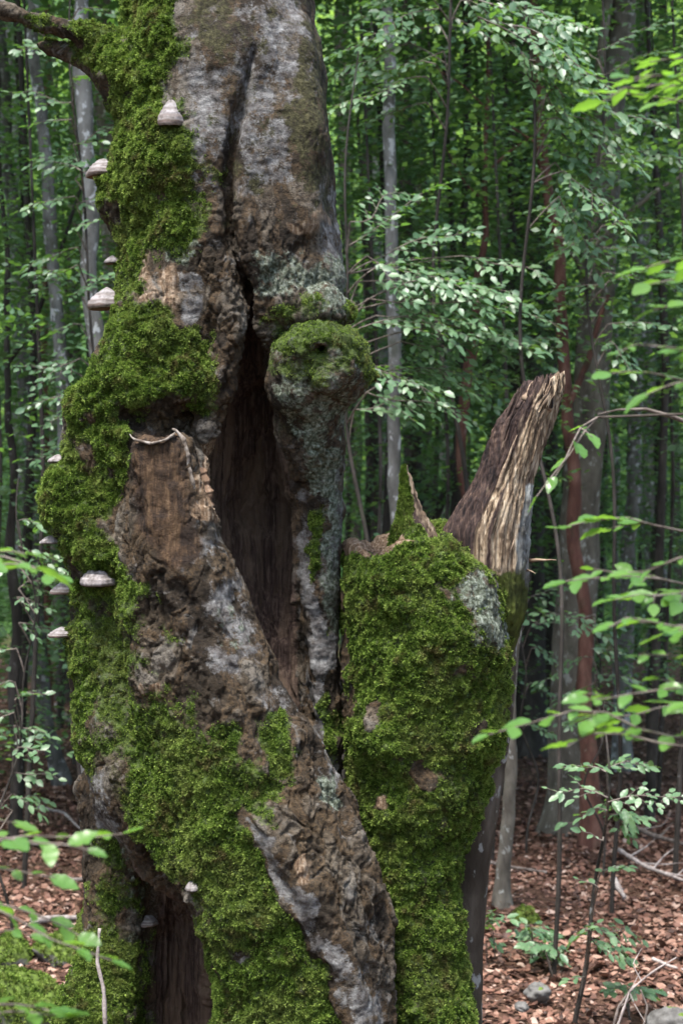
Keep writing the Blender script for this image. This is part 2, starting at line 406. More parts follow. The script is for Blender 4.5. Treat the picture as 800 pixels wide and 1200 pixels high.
# flat broken top of the stub
f.tube([(146, 490, 22, -.42), (186, 494, 23, -.42), (232, 482, 24, -.42)], .006, 2.7, True)
f.tube([(270, 455, 14, -.36), (256, 490, 20, -.36), (247, 530, 18, -.34), (250, 580, 16, -.32), (256, 630, 12, -.32)], .015, 1.5, True)
f.tube([(156, 545, 9, -.44), (158, 600, 15, -.44), (170, 650, 10, -.46)], .02, 1.3, True)
V, Q = f.mesh()
E, _ = edges_of(Q); V = smooth(V, E, 2)
def ortho(V): return 400+V[:, 0]/.00287, 600-(V[:, 2]-CAMZ)/.00287     # metres on the tree -> paint units
def paint(u, v, caps):
    m = np.zeros(len(u), F)
    for (x0, y0, x1, y1, r, *s) in caps:
        dx, dy = x1-x0, y1-y0; L = dx*dx+dy*dy+1e-6
        t = np.clip(((u-x0)*dx+(v-y0)*dy)/L, 0, 1)
        d = np.hypot(u-x0-t*dx, v-y0-t*dy)
        m = np.maximum(m, (s[0] if s else 1)*np.clip(1.5-d/r, 0, 1))
    return m
n0 = normals(V, Q)
V = V+n0*(.012*fbm(V*5, 3)+.004*fbm(V*17, 2))[:, None]
V, Q = subdivide(V, Q)
E, _ = edges_of(Q); V = smooth(V, E, 2)
n0 = normals(V, Q)
u, v = ortho(V); jit = fbm(V*9, 3)*13; ju = u+jit; jv = v+fbm(V*9+40, 3)*16
facing = -n0[:, 1]; up = n0[:, 2]
side = np.clip(facing*2+1.3, 0, 1)               # the far side of the tree is bare
moss = paint(ju, jv, [(170, -60, 172, 60, 42), (160, 60, 165, 160, 46), (165, 160, 190, 220, 62), (140, 220, 200, 250, 48), (140, 270, 148, 330, 22), (90, 30, 150, 70, 34), (20, 6, 110, 26, 16, .9), (110, 60, 80, 60, 10, .5), (140, 100, 160, 160, 30),
    (170, 395, 190, 475, 46, 1.3), (215, 410, 222, 460, 32, 1.2), (112, 465, 122, 480, 46, 1.35), (135, 500, 132, 580, 26, 1.35), (85, 570, 75, 620, 42, 1.35), (95, 620, 140, 680, 34), (165, 480, 185, 490, 26),
    (92, 700, 96, 900, 22), (140, 710, 165, 760, 26, .75), (125, 760, 140, 900, 50, .78), (150, 860, 190, 910, 36, .9), (185, 860, 260, 925, 52, 1.15), (200, 930, 270, 1000, 62), (260, 960, 320, 1080, 60), (300, 1080, 360, 1200, 66), (290, 1150, 300, 1500, 100), (390, 1150, 400, 1300, 34, .9),
    (318, 845, 335, 885, 17), (262, 850, 275, 870, 16), (300, 905, 315, 915, 14, .9), (270, 680, 280, 700, 10, .7), (195, 690, 215, 705, 16, .8), (205, 730, 225, 740, 15, .7),
    (112, 1010, 114, 1120, 18, .8), (140, 1060, 150, 1160, 16, .5), (100, 1150, 85, 1220, 46), (70, 1250, 60, 1500, 120),
    (350, 398, 415, 398, 32, 1.15), (405, 420, 428, 435, 22, 1.0), (340, 430, 380, 440, 20, .75), (350, 445, 375, 452, 12, .6), (375, 358, 405, 365, 14, .7), (370, 600, 368, 680, 7, .8), (388, 840, 392, 900, 9, .8), (374, 700, 378, 740, 5, .5)])
bare = paint(ju, jv, [(300, 955, 345, 1020, 13), (345, 1020, 400, 1110, 15), (400, 1110, 440, 1210, 16), (360, 960, 430, 1080, 22), (150, 1010, 190, 1100, 18), (197, 520, 200, 640, 44), (170, 580, 172, 650, 15), (205, 560, 215, 640, 30), (142, 470, 150, 490, 6, .8), (120, 900, 128, 960, 20, .8), (230, 560, 240, 700, 40)])
moss = np.clip(moss-1.2*bare, 0, 1)*side
und = sstep(-.75, -.1, up+.4*fbm(V*11, 2)); moss *= .45+.55*und
mn = fbm(V*6+3, 5, .62); moss = np.clip(moss+.52*mn*(moss > .02)-.06+.25*(moss > .9), 0, 1); moss *= 1-.15*(np.hypot((u-374)/66, (v-430)/75) < 1)
grey = paint(ju, jv, [(310, -60, 340, 100, 40), (300, 60, 312, 200, 38), (235, 60, 240, 200, 36, .8), (250, 100, 245, 180, 30), (295, 175, 325, 200, 34), (385, 220, 400, 340, 20), (350, 250, 390, 300, 24, .6), (225, 330, 232, 370, 14), (200, 30, 210, 60, 14, .8),
    (360, 580, 356, 700, 15), (390, 560, 388, 760, 12), (360, 700, 376, 800, 16, 1.2), (374, 800, 386, 920, 13, 1.1), (260, 700, 275, 760, 28, .95), (240, 640, 220, 660, 16, .8), (290, 740, 330, 830, 12, .8),
    (110, 930, 125, 990, 26), (300, 955, 345, 1020, 12), (345, 1020, 400, 1110, 16), (400, 1110, 440, 1210, 18), (280, 1105, 310, 1125, 15, .95), (150, 1080, 170, 1150, 18, .7)])
raw = paint(ju, jv, [(245, 520, 245, 600, 12, .9), (180, 800, 184, 850, 6), (380, 250, 350, 265, 14, .55), (200, 330, 195, 370, 18, .6), (160, 300, 170, 340, 18, .55), (352, 985, 360, 1010, 8, .6)])
crust = paint(ju, jv, [(190, 0, 330, 0, 80, .62), (200, 120, 330, 150, 80, .6), (240, 230, 340, 240, 50, .55), (362, 20, 372, 240, 20), (340, 130, 362, 160, 22), (245, -40, 255, 40, 34, .9), (300, 60, 270, 60, 20, .8), (285, 190, 265, 260, 14, .7), (220, 200, 230, 240, 30, .6), (300, 210, 312, 220, 16, .8), (270, 20, 290, 90, 22, .7), (130, 1000, 150, 1180, 34, .7), (320, 860, 300, 820, 26, .5), (120, 760, 130, 900, 60, .75), (345, 470, 340, 500, 24, .8)])
lich = paint(ju, jv, [(350, 410, 400, 440, 44, .72), (345, 440, 350, 500, 22, .8), (375, 470, 410, 480, 20, .8), (120, 790, 130, 840, 26, .6), (140, 1020, 150, 1140, 22, .6), (320, 320, 385, 340, 34, .9), (370, 500, 380, 560, 24, .95), (385, 570, 390, 740, 12, .9), (205, 260, 215, 300, 20, .85), (395, 300, 405, 350, 14, .9), (380, 920, 390, 940, 12, .9), (265, 720, 275, 745, 20, .6), (390, 440, 420, 480, 20, .5)])
heart = np.zeros(len(V), F)
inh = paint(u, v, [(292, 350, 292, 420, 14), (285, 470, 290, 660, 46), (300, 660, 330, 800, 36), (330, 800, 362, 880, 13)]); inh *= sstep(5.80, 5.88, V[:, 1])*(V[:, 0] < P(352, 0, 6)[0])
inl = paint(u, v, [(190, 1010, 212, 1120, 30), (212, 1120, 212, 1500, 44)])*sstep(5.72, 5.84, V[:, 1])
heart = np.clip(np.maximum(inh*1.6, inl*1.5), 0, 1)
stubm = paint(u, v, [(190, 535, 200, 610, 32), (205, 600, 215, 640, 24)])*sstep(5.78, 5.7, V[:, 1])     # weathered wood face of the stub
legm = paint(u, v, [(235, 690, 300, 830, 50), (310, 850, 400, 1050, 66), (400, 1050, 430, 1250, 60)])*sstep(5.86, 5.78, V[:, 1])
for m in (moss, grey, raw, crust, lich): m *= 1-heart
live = (1-heart)*(1-moss)
# relief
w1, w2 = worley(V*np.array([24, 24, 13])+1.3*np.stack([fbm(V*8, 2)]*3, 1))
crack = sstep(.0, .22, w2-w1)
brown_w = live*np.clip(1-grey*1.2, .12, 1)
def terrace(x, n):
    x = x*n; i = np.floor(x); return (i+sstep(.30, .48, x-i))/n
flake = terrace(fbm(V*np.array([8, 8, 5])+11, 3), 2.6)
ax_ = np.stack([(V[:, 0]*.86+V[:, 2]*.5)*10, V[:, 1]*9, (-V[:, 0]*.5+V[:, 2]*.86)*1.7], 1)
burlm = sstep(1.1, .8, np.hypot((u-374)/62, (v-450)/75))*(V[:, 1] < 5.95)
rough = (.3+.7*sstep(190, 330, v+60*fbm(V*4, 2)))*(1-.8*stubm)*(1-.65*burlm)
disp = brown_w*rough*(.006*ridged(V*np.array([11, 11, 4]), 2)+.0045*(crack-.7)+.018*flake-.010*sstep(.80, .97, 1-2*np.abs(perlin(V*np.array([15, 15, 4])+.5*fbm(V*10, 2)[:, None])))+.0042*ridged(V*np.array([34, 34, 15])+1.2*fbm(V*14, 2)[:, None], 3)+.002*fbm(V*95, 2))
disp += live*legm*.016*ridged(ax_+.25*fbm(V*5, 2)[:, None], 3)
disp += live*stubm*(.005*ridged(V*np.array([42, 42, 3.5]), 2)+.004*fbm(V*np.array([14, 14, 5]), 3))
disp += live*grey*(.003*fbm(V*40, 3)+.0025*ridged(V*np.array([14, 14, 40]), 2))
disp += live*lich*.006*np.abs(fbm(V*60, 2))
disp += moss*(.014*fbm(V*11, 2)+.010*billow(V*17, 2)+.011*billow(V*38+7, 2)+.008)
flute = ridged(V*np.array([20, 20, .9])+.35*fbm(V*3, 2)[:, None], 2)
disp += heart*(.020*ridged(V*np.array([8, 8, .5])+5, 1)+.014*flute+.005*ridged(V*np.array([70, 70, 2.2]), 2)+.003*fbm(V*30, 2))
V = V+n0*disp[:, None]
n1 = normals(V, Q)
MA = np.stack([moss, grey, raw], 1); MB = np.stack([heart, crust, lich], 1); MC = np.stack([np.clip(.5+.55*flake+.12*(crack-.7), 0, 1)*(1-.6*stubm)+.3*stubm, stubm, crack], 1)
TREE_V, TREE_N = V, n1

def split_parts(root, V, Q, MA, MB, pid, names):
    out = {}
    fid = pid[Q[:, 0]]
    for k, nm in names.items():
        q = Q[fid == k]
        if not len(q): continue
        used, inv = np.unique(q, return_inverse=True)
        off = np.array(root.location)
        me = mesh_np(nm, V[used]-off, [inv.reshape(q.shape)])
        colattr(me, 'mask_a', MA[used]); colattr(me, 'mask_b', MB[used]); colattr(me, 'mask_c', MC[used])
        o = link(nm, me, OLD, root); o['_w'] = [float(x) for x in off]; out[k] = o
    return out
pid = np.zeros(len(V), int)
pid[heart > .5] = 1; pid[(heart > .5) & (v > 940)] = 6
pid[(np.hypot((u-374)/66, (v-445)/74) < 1) & (V[:, 1] < 5.92) & (pid == 0)] = 2
pid[(u < 140) & (v < 120) & (pid == 0)] = 3
pid[(u > 148) & (u < 240) & (v > 500) & (v < 640) & (V[:, 1] < 5.86) & (pid == 0)] = 4
pid[(v > 960) & (V[:, 1] > 5.82) & (u < 230) & (pid == 0)] = 5
old = thing('hollow_tree', 'huge hollow old beech trunk with mossy bulges, dark open cavity and burl', 'tree', tuple(P(250, 1483, 6)))
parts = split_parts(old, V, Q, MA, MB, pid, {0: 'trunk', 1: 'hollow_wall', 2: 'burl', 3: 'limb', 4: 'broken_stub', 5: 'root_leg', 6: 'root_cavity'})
parts[1]['label'] = 'dark fluted rotten wood inside the hollow'; parts[2]['label'] = 'round mossy burl beside the hollow'

# ------------------------------------------------------------------ instancing of tufts and leaf litter (uncountable stuff)
def eulers(n, spin, tilt=0.0):
    n = n+tilt*rng.normal(size=n.shape); n = n/np.linalg.norm(n, axis=1)[:, None]
    a = np.where(np.abs(n[:, 2:3]) > .9, np.array([[1., 0, 0]]), np.array([[0, 0, 1.]]))
    t = np.cross(a, n); t /= np.linalg.norm(t, axis=1)[:, None]; b = np.cross(n, t)
    c, s = np.cos(spin)[:, None], np.sin(spin)[:, None]
    x = t*c+b*s; y = -t*s+b*c
    return np.stack([np.arctan2(y[:, 2], n[:, 2]), np.arcsin(np.clip(-x[:, 2], -1, 1)), np.arctan2(x[:, 1], x[:, 0])], 1)
def scatter(name, pts, eul, scl, sources, parent=None):
    me = bpy.data.meshes.new(name); off = np.array(parent.get('_w', parent.location)) if parent else np.zeros(3)
    me.vertices.add(len(pts)); me.vertices.foreach_set('co', np.ascontiguousarray(pts-off, F).ravel())
    a = me.attributes.new('rot', 'FLOAT_VECTOR', 'POINT'); a.data.foreach_set('vector', np.ascontiguousarray(eul, F).ravel())
    a = me.attributes.new('scl', 'FLOAT', 'POINT'); a.data.foreach_set('value', np.ascontiguousarray(scl, F))
    a = me.attributes.new('pick', 'INT', 'POINT'); a.data.foreach_set('value', rng.integers(0, len(sources), len(pts)).astype(np.int32))
    o = link(name, me, None, parent); o['kind'] = 'stuff'
    ng = bpy.data.node_groups.new(name+'_scatter', 'GeometryNodeTree')
    ng.interface.new_socket('Geometry', in_out='INPUT', socket_type='NodeSocketGeometry'); ng.interface.new_socket('Geometry', in_out='OUTPUT', socket_type='NodeSocketGeometry')
    N = ng.nodes; L = ng.links; gi = N.new('NodeGroupInput'); go = N.new('NodeGroupOutput'); ip = N.new('GeometryNodeInstanceOnPoints'); jn = N.new('GeometryNodeJoinGeometry')
    for s in reversed(sources):
        oi = N.new('GeometryNodeObjectInfo'); oi.inputs['Object'].default_value = s; oi.inputs['As Instance'].default_value = True
        L.new(oi.outputs['Geometry'], jn.inputs[0])
    def na(nm, t):
        x = N.new('GeometryNodeInputNamedAttribute'); x.data_type = t; x.inputs['Name'].default_value = nm; return x.outputs['Attribute']
    L.new(gi.outputs[0], ip.inputs['Points']); L.new(jn.outputs[0], ip.inputs['Instance']); ip.inputs['Pick Instance'].default_value = True
    L.new(na('pick', 'INT'), ip.inputs['Instance Index'])
    e2r = N.new('FunctionNodeEulerToRotation'); L.new(na('rot', 'FLOAT_VECTOR'), e2r.inputs[0]); L.new(e2r.outputs[0], ip.inputs['Rotation'])
    L.new(na('scl', 'FLOAT'), ip.inputs['Scale']); L.new(ip.outputs[0], go.inputs[0])
    md = o.modifiers.new('scatter', 'NODES'); md.node_group = ng
    return o
def tuft(name, n, L, w, mat):
    vs, fs = [], []
    for i in range(n):
        a = random.uniform(0, 6.28); t = random.uniform(.15, 1.15); l = L*random.uniform(.6, 1.15)
        d = np.array([math.cos(a)*math.sin(t), math.sin(a)*math.sin(t), math.cos(t)]); s = np.array([-math.sin(a), math.cos(a), 0])*w
        b = np.array([math.cos(a), math.sin(a), 0])*L*.12-np.array([0, 0, .002])
        m = b+d*l*.55; e = b+d*l-np.array([0, 0, l*.18*math.sin(t)]); k = len(vs)
        vs += [b, m-s, m+s, e]; fs += [(k, k+1, k+3, k+2)]
    return bpy.data.objects.new(name, None) if False else _src(name, np.array(vs), np.array(fs), mat)
def _src(name, V, Fc, mat):
    me = mesh_np(name, V, [Fc]); me.materials.append(mat); return bpy.data.objects.new(name, me)
TUFTS = [tuft('moss_tuft', 10, .0105, .0013, MOSS) for _ in range(4)]
def moss_points(V, Q, n, w, dens, cull=-.45):
    c = V[Q].mean(1); a = np.linalg.norm(np.cross(V[Q[:, 2]]-V[Q[:, 0]], V[Q[:, 3]]-V[Q[:, 1]]), axis=1)/2
    fw = w[Q].mean(1); fnm = n[Q[:, 0]]
    p = a*dens*sstep(.22, .80, fw)*(fnm[:, 1] < -cull)*(c[:, 2] > .6)
    p = p*(.25+1.25*sstep(-.35, .35, fbm(c*42, 2)))
    k = rng.poisson(p); idx = np.repeat(np.arange(len(Q)), k)
    r = rng.random((len(idx), 2)); A, B, C, D = (V[Q[idx, j]] for j in range(4))
    pt = (A*(1-r[:, :1])+B*r[:, :1])*(1-r[:, 1:])+(D*(1-r[:, :1])+C*r[:, :1])*r[:, 1:]
    return pt, fnm[idx], fw[idx]
pt, pn, pw = moss_points(V, Q, n1, moss, 46000)
print('moss tufts', len(pt), 'tree quads', len(Q))
uu, vv = ortho(pt); thin = np.where(np.hypot((uu-374)/66, (vv-430)/75) < 1, .5, 1)*np.where((uu < 200) & (vv > 700) & (vv < 890), .7, 1)
pn = pn+np.array([0, 0, -.12]); scatter('moss', pt, eulers(pn, rng.uniform(0, 6.28, len(pt)), .35), rng.uniform(.5, 1.3, len(pt))*(.3+.85*pw)*thin, TUFTS, old)

# ------------------------------------------------------------------ the broken mossy stem on the right
f = Field((-.06, 5.4, -.1), (.66, 6.6, 3.0), .010)
f.tube([(484, 655, 80, .02), (496, 700, 90, .02), (499, 780, 94, .02), (497, 850, 88, .02), (488, 920, 76, 0), (478, 1000, 58, -.02), (487, 1100, 51, -.05), (503, 1200, 51, -.08), (515, 1330, 66, -.08), (520, 1500, 95, -.08)], .05, 1.05)
f.ball(448, 690, 42, -.1, .06); f.ball(555, 770, 32, -.12, .06); f.ball(520, 740, 50, -.16, .08); f.ball(455, 860, 40, -.15, .06); f.ball(540, 860, 30, -.15, .05)
f.ball(505, 662, 40, -.06, .04)
zt = P(0, 640, 6)[2]
f.cut_above(lambda X, Y: zt+.02*np.sin(X*31+1)+.014*np.sin(X*67+Y*23)+.06*sstep(.17, .26, X)-.10*sstep(.34, .46, X)+(Y-6)*.15, -.2, .6, 5, 7, .012)
f.ball(440, 625, 34, .04, .02, (1, 1.5, .7), True)
V, Q = f.mesh(); E, _ = edges_of(Q); V = smooth(V, E, 2)
n0 = normals(V, Q); V = V+n0*(.012*fbm(V*6, 3)+.006*fbm(V*17, 2))[:, None]
V, Q = subdivide(V, Q); E, _ = edges_of(Q); V = smooth(V, E, 2); n0 = normals(V, Q)
u, v = ortho(V); ju = u+fbm(V*9, 3)*12; jv = v+fbm(V*9+40, 3)*14
moss = np.clip(-n0[:, 1]*2+1.4, 0, 1)*np.ones(len(V), F)
bare = paint(ju, jv, [(380, 635, 470, 632, 14), (393, 650, 393, 720, 7), (448, 940, 444, 948, 11), (492, 910, 500, 925, 12), (405, 760, 408, 840, 9, .9), (470, 890, 490, 900, 7, .8), (555, 850, 560, 860, 13, .7), (560, 690, 580, 740, 22, .75), (440, 830, 444, 850, 7, .7), (545, 780, 550, 790, 9, .6), (520, 690, 526, 700, 8, .6)])
topf = sstep(.45, .8, n0[:, 2])*sstep(.06, .0, zt-V[:, 2])*sstep(478, 462, u)
moss = np.clip(moss-1.2*bare-1.4*topf+.50*fbm(V*7+3, 5, .65)+.02, 0, 1)
raw = np.clip(paint(ju, jv, [(385, 640, 470, 632, 12), (392, 650, 393, 730, 6), (446, 940, 446, 948, 9)])+topf, 0, 1)
lich = paint(ju, jv, [(560, 690, 585, 745, 26, .95), (540, 700, 560, 760, 16, .7)])
grey = paint(ju, jv, [(590, 700, 596, 800, 12)]); zz = np.zeros(len(V), F)
live = (1-moss)
disp = live*(.008*ridged(V*np.array([15, 15, 7]), 3)+.004*fbm(V*55, 2))+topf*.006*fbm(V*np.array([90, 90, 10]), 2)
disp += moss*(.016*fbm(V*9, 2)+.010*billow(V*17, 2)+.013*billow(V*38+7, 2)+.004)
V = V+n0*disp[:, None]; n1 = normals(V, Q)
MA = np.stack([moss, grey, raw], 1); MB = np.stack([zz, zz, lich], 1); MC = np.stack([np.clip(.5+.4*fbm(V*9, 4), 0, 1), zz, zz], 1)
snag = thing('broken_stem', 'moss covered broken stem with pale torn rim and tall splintered spire', 'tree stump', tuple(P(520, 1483, 6)))
pid = np.zeros(len(V), int); pid[(raw > .6) & (v < 740)] = 1
split_parts(snag, V, Q, MA, MB, pid, {0: 'trunk', 1: 'torn_rim'})
SNAG_V = V
pt, pn, pw = moss_points(V, Q, n1, moss, 46000)
print('snag tufts', len(pt), 'quads', len(Q))
pn = pn+np.array([0, 0, -.12]); scatter('moss', pt, eulers(pn, rng.uniform(0, 6.28, len(pt)), .35), rng.uniform(.55, 1.35, len(pt))*(.35+.75*pw), TUFTS, snag)

def sweep(path, nu, nv, prof, ky=.6, close=True):
    """path rows: px, py, half width px, Y.  prof(a, t, pos) -> radial factor.  Returns V, quads, angle, t"""
    p = np.array(path, float); L = np.concatenate([[0], np.cumsum(np.hypot(np.diff(p[:, 0]), np.diff(p[:, 1])))]); L /= L[-1]
    t = np.linspace(0, 1, nv); q = np.stack([np.interp(t, L, p[:, i]) for i in range(4)], 1)
    for c in range(4):
        k = np.convolve(np.pad(q[:, c], 6, 'edge'), np.hanning(13)/np.hanning(13).sum(), 'valid'); q[:, c] = k
    a = np.linspace(0, 2*np.pi, nu, endpoint=False); A, T = np.meshgrid(a, t)
    C = np.stack([P(*r[[0, 1, 3]]) for r in q]); W = q[:, 2]*q[:, 3]/2000
    k = prof(A, T); X = C[:, 0][:, None]+np.cos(A)*W[:, None]*k; Yy = C[:, 1][:, None]+np.sin(A)*W[:, None]*k*ky; Z = np.broadcast_to(C[:, 2][:, None], A.shape).copy()
    V = np.stack([X, Yy, Z], 2).reshape(-1, 3)
    i = np.arange(nv-1)[:, None]*nu; j = np.arange(nu)[None]; jn = (j+1) % nu
    Qs = np.stack([i+j, i+jn, i+nu+jn, i+nu+j], 2).reshape(-1, 4)
    return V, Qs, A.ravel(), T.ravel()
def cap(V, nu, nv):
    c0 = len(V); V = np.concatenate([V, V[:nu].mean(0)[None], V[-nu:].mean(0)[None]])
    j = np.arange(nu); jn = (j+1) % nu; l = (nv-1)*nu
    return V, np.concatenate([np.stack([jn, j, np.full(nu, c0)], 1), np.stack([l+j, l+jn, np.full(nu, c0+1)], 1)])

def mat_splinter():
    s = NT('torn_wood')
    A = s.attr('mask_a'); fib = s.noise(1, 7, .7, s.vec((70, 70, 5), rot=(0, R(-27), 0))); n = s.noise(14, 5, .65)
    dark = s.ramp(fib, [(.35, (.008, .006, .007)), (.52, (.040, .025, .022)), (.68, (.12, .08, .06))])
    pale = s.ramp(fib, [(.36, (.035, .022, .016)), (.47, (.16, .112, .072)), (.56, (.32, .25, .175)), (.68, (.50, .42, .32))])
    c = s.mix(s.edge(s.math('MULTIPLY', A[0], .75), s.noise(1, 7, .7, s.vec((26, 26, 6), rot=(0, R(-27), 0))), .3, 1.5), dark, pale)
    gr = s.ramp(n, [(.35, (.09, .085, .075)), (.65, (.28, .29, .28))]); c = s.mix(s.edge(A[1], n, .12, .5), c, gr)
    ms = s.ramp(n, [(.35, (.03, .035, .01)), (.65, (.09, .11, .025))]); c = s.mix(s.edge(A[2], n, .15, .5), c, ms)
    return s.done(c, .8, s.bump(fib, .6, .01), .2)
TORN = mat_splinter()
# tall splintered spire
nu, nv = 190, 230
def fibre(A, T):
    c = np.stack([np.cos(A).ravel()*4.2, np.sin(A).ravel()*4.2, T.ravel()*1.6], 1)
    c2 = np.stack([np.cos(A).ravel()*15, np.sin(A).ravel()*15, T.ravel()*2.4], 1)
    return (1+.15*ridged(c, 2)+.12*ridged(c2, 3)-.14).reshape(A.shape)
path = [(580, 770, 16, 6.03), (572, 715, 36, 5.99), (566, 665, 44, 5.97), (568, 622, 43, 5.97), (580, 589, 37, 5.97), (590, 564, 29, 5.97), (601, 535, 29, 5.97), (612, 499, 29, 5.97), (622, 473, 27, 5.97), (631, 452, 24, 5.97), (638, 430, 20, 5.97)]
V, Q, A, T = sweep(path, nu, nv, fibre, .62)
ca = np.stack([np.cos(A)*5, np.sin(A)*5, T*0], 1)
V[:, 2] -= sstep(.78, 1.0, T)*(.01+.13*np.abs(fbm(ca*1.5, 3)))*sstep(.75, 1, T)
V[:, 2] -= sstep(.7, 1, T)*.03*sstep(.2, -.9, np.cos(A))
V = V+np.array([1, .6, .2])*(.007*terrace(fbm(V*np.array([14, 14, 4]), 3), 3)+.003*fbm(V*60, 2))[:, None]
pale = np.clip(sstep(.40, .85, np.cos(A-5.45)+.6*fbm(np.stack([np.cos(A)*3, np.sin(A)*3, T*2.5], 1), 3)), 0, 1)
u, v = ortho(V); gry = sstep(.45, .8, np.cos(A-.15))*sstep(.62, .5, T+.08*fbm(V*9, 2)); ms = sstep(.3, .9, np.cos(A-5.5))*sstep(.36, .2, T+.12*fbm(V*8, 2))
V, tc = cap(V, nu, nv)
o = part('spire', V, [Q, tc], TORN, snag, label='tall torn splintered wood spire leaning right')
z2 = np.zeros(2); colattr(o.data, 'mask_a', np.stack([np.r_[pale, z2], np.r_[gry, z2], np.r_[ms, z2]], 1))
# small pointed tooth
nu, nv = 90, 110
V, Q, A, T = sweep([(492, 700, 40, 5.92), (489, 655, 33, 5.92), (486, 628, 25, 5.92), (482, 605, 15, 5.92), (479, 585, 9.5, 5.92), (476, 565, 6, 5.92), (474, 545, 1.5, 5.92)], nu, nv, fibre, .5)
V = V+.006*np.stack([fbm(V*40, 2)]*3, 1)
ms = sstep(-.1, -.7, np.cos(A-.6)+.3*fbm(V*12, 2)); ms = np.maximum(ms, sstep(.5, .2, T+.15*fbm(V*14, 2))); pale = .75*sstep(.2, .8, np.cos(A))
V, tc = cap(V, nu, nv); o = part('tooth', V, [Q, tc], TORN, snag, label='small pointed tooth of torn wood')
colattr(o.data, 'mask_a', np.stack([np.r_[pale, z2], np.zeros(len(V)), np.r_[ms, z2]], 1))
nn = normals(V, Q); k = np.nonzero((np.r_[ms, z2] > .6) & (nn[:, 1] < .3))[0]; k = np.repeat(k, 1)
scatter('moss', V[k], eulers(nn[k], rng.uniform(0, 6.28, len(k)), .4), rng.uniform(.6, 1.1, len(k)), TUFTS, o)
# smooth grey bark stem behind the moss
def plainp(A, T): return 1+.05*fbm(np.stack([np.cos(A).ravel(), np.sin(A).ravel(), T.ravel()*9], 1), 3).reshape(A.shape)+.012*np.sin(T*150+2*np.cos(A))*(np.sin(T*23) > .3)
V, Q, A, T = sweep([(530, 1500, 46, 6.2), (536, 1300, 32, 6.2), (540, 1200, 25, 6.2), (543, 1110, 22, 6.2), (549, 1010, 25, 6.2), (560, 920, 29, 6.2), (570, 840, 30, 6.18), (578, 760, 27, 6.14), (590, 690, 20, 6.08), (600, 640, 15, 6.03), (608, 600, 11, 6.0), (613, 575, 6, 5.99)], 64, 260, plainp, 1.0)
V, tc = cap(V, 64, 260)
STEM_B = mat_bark('smooth_stem_bark', (.038, .030, .023), (.066, .053, .042), (.12, .10, .082), (.28, .28, .27), .58); STEM_B.node_tree.nodes['Principled BSDF'].inputs['Specular IOR Level'].default_value = .08
part('bark_stem', V, [Q, tc], STEM_B, snag, label='smooth dark grey stem behind the moss')

# torn rim of the stub on the hollow tree
PALE = mat_plain('weathered_rim', [(.35, (.07, .052, .04)), (.52, (.16, .135, .115)), (.7, (.29, .27, .255))], 55, .8, .5, (1, 1, .4))
BRK = mat_plain('rotten_flake', [(.35, (.05, .03, .02)), (.6, (.16, .10, .065)), (.75, (.27, .2, .15))], 26, .85, .6, (1, 1, .4))
def ribbon(name, path, wpx, thick, Y, mat, parent):
    p = np.array(path, float); L = np.r_[0, np.cumsum(np.hypot(*np.diff(p[:, :2], axis=0).T))]; t = np.linspace(0, L[-1], 70)
    x = np.interp(t, L, p[:, 0]); y = np.interp(t, L, p[:, 1]); yy = np.interp(t, L, p[:, 2]) if p.shape[1] > 2 else np.full(70, Y)
    x = np.convolve(np.pad(x, 3, 'edge'), np.ones(7)/7, 'valid'); y = np.convolve(np.pad(y, 3, 'edge'), np.ones(7)/7, 'valid')
    nz = fbm(np.stack([t*.06, t*0, t*0+path[0][0]], 1), 4)
    dx, dy = np.gradient(x), np.gradient(y); l = np.hypot(dx, dy)+1e-6; nx, ny = dy/l, -dx/l
    w = wpx*(1+.5*nz)*np.minimum(1, np.minimum(t, L[-1]-t)/10+.3)
    ring = []
    for sx, sy in ((-.5, -1), (.5, -1), (.62, 1), (-.62, 1)):
        ring.append(np.stack([P(x[i]+nx[i]*w[i]*sx+nz[i]*2, y[i]+ny[i]*w[i]*sx, yy[i]+sy*thick*(1+.4*nz[i])) for i in range(70)]))
    V = np.concatenate(ring); n = 70; i = np.arange(n-1)
    Qs = np.concatenate([np.stack([a*n+i, a*n+i+1, ((a+1) % 4)*n+i+1, ((a+1) % 4)*n+i], 1) for a in range(4)]+[np.array([[0, n, 2*n, 3*n], [n-1, 4*n-1, 3*n-1, 2*n-1]])])
    return part(name, V, [Qs], mat, parent)
ribbon('torn_edge', [(200, 502, 5.62), (210, 505, 5.61), (217, 522, 5.60), (222, 548, 5.60), (228, 580, 5.60), (236, 606, 5.61), (241, 628, 5.62)], 4.2, .016, 5.6, PALE, old)
ribbon('torn_edge', [(152, 508, 5.60), (158, 515, 5.57), (176, 520, 5.545), (194, 516, 5.55), (206, 506, 5.585)], 2.6, .010, 5.6, PALE, old)
ribbon('bark_flake', [(225, 535, 5.72), (236, 560, 5.70), (242, 590, 5.69), (243, 612, 5.68)], 15, .02, 5.7, BRK, old)
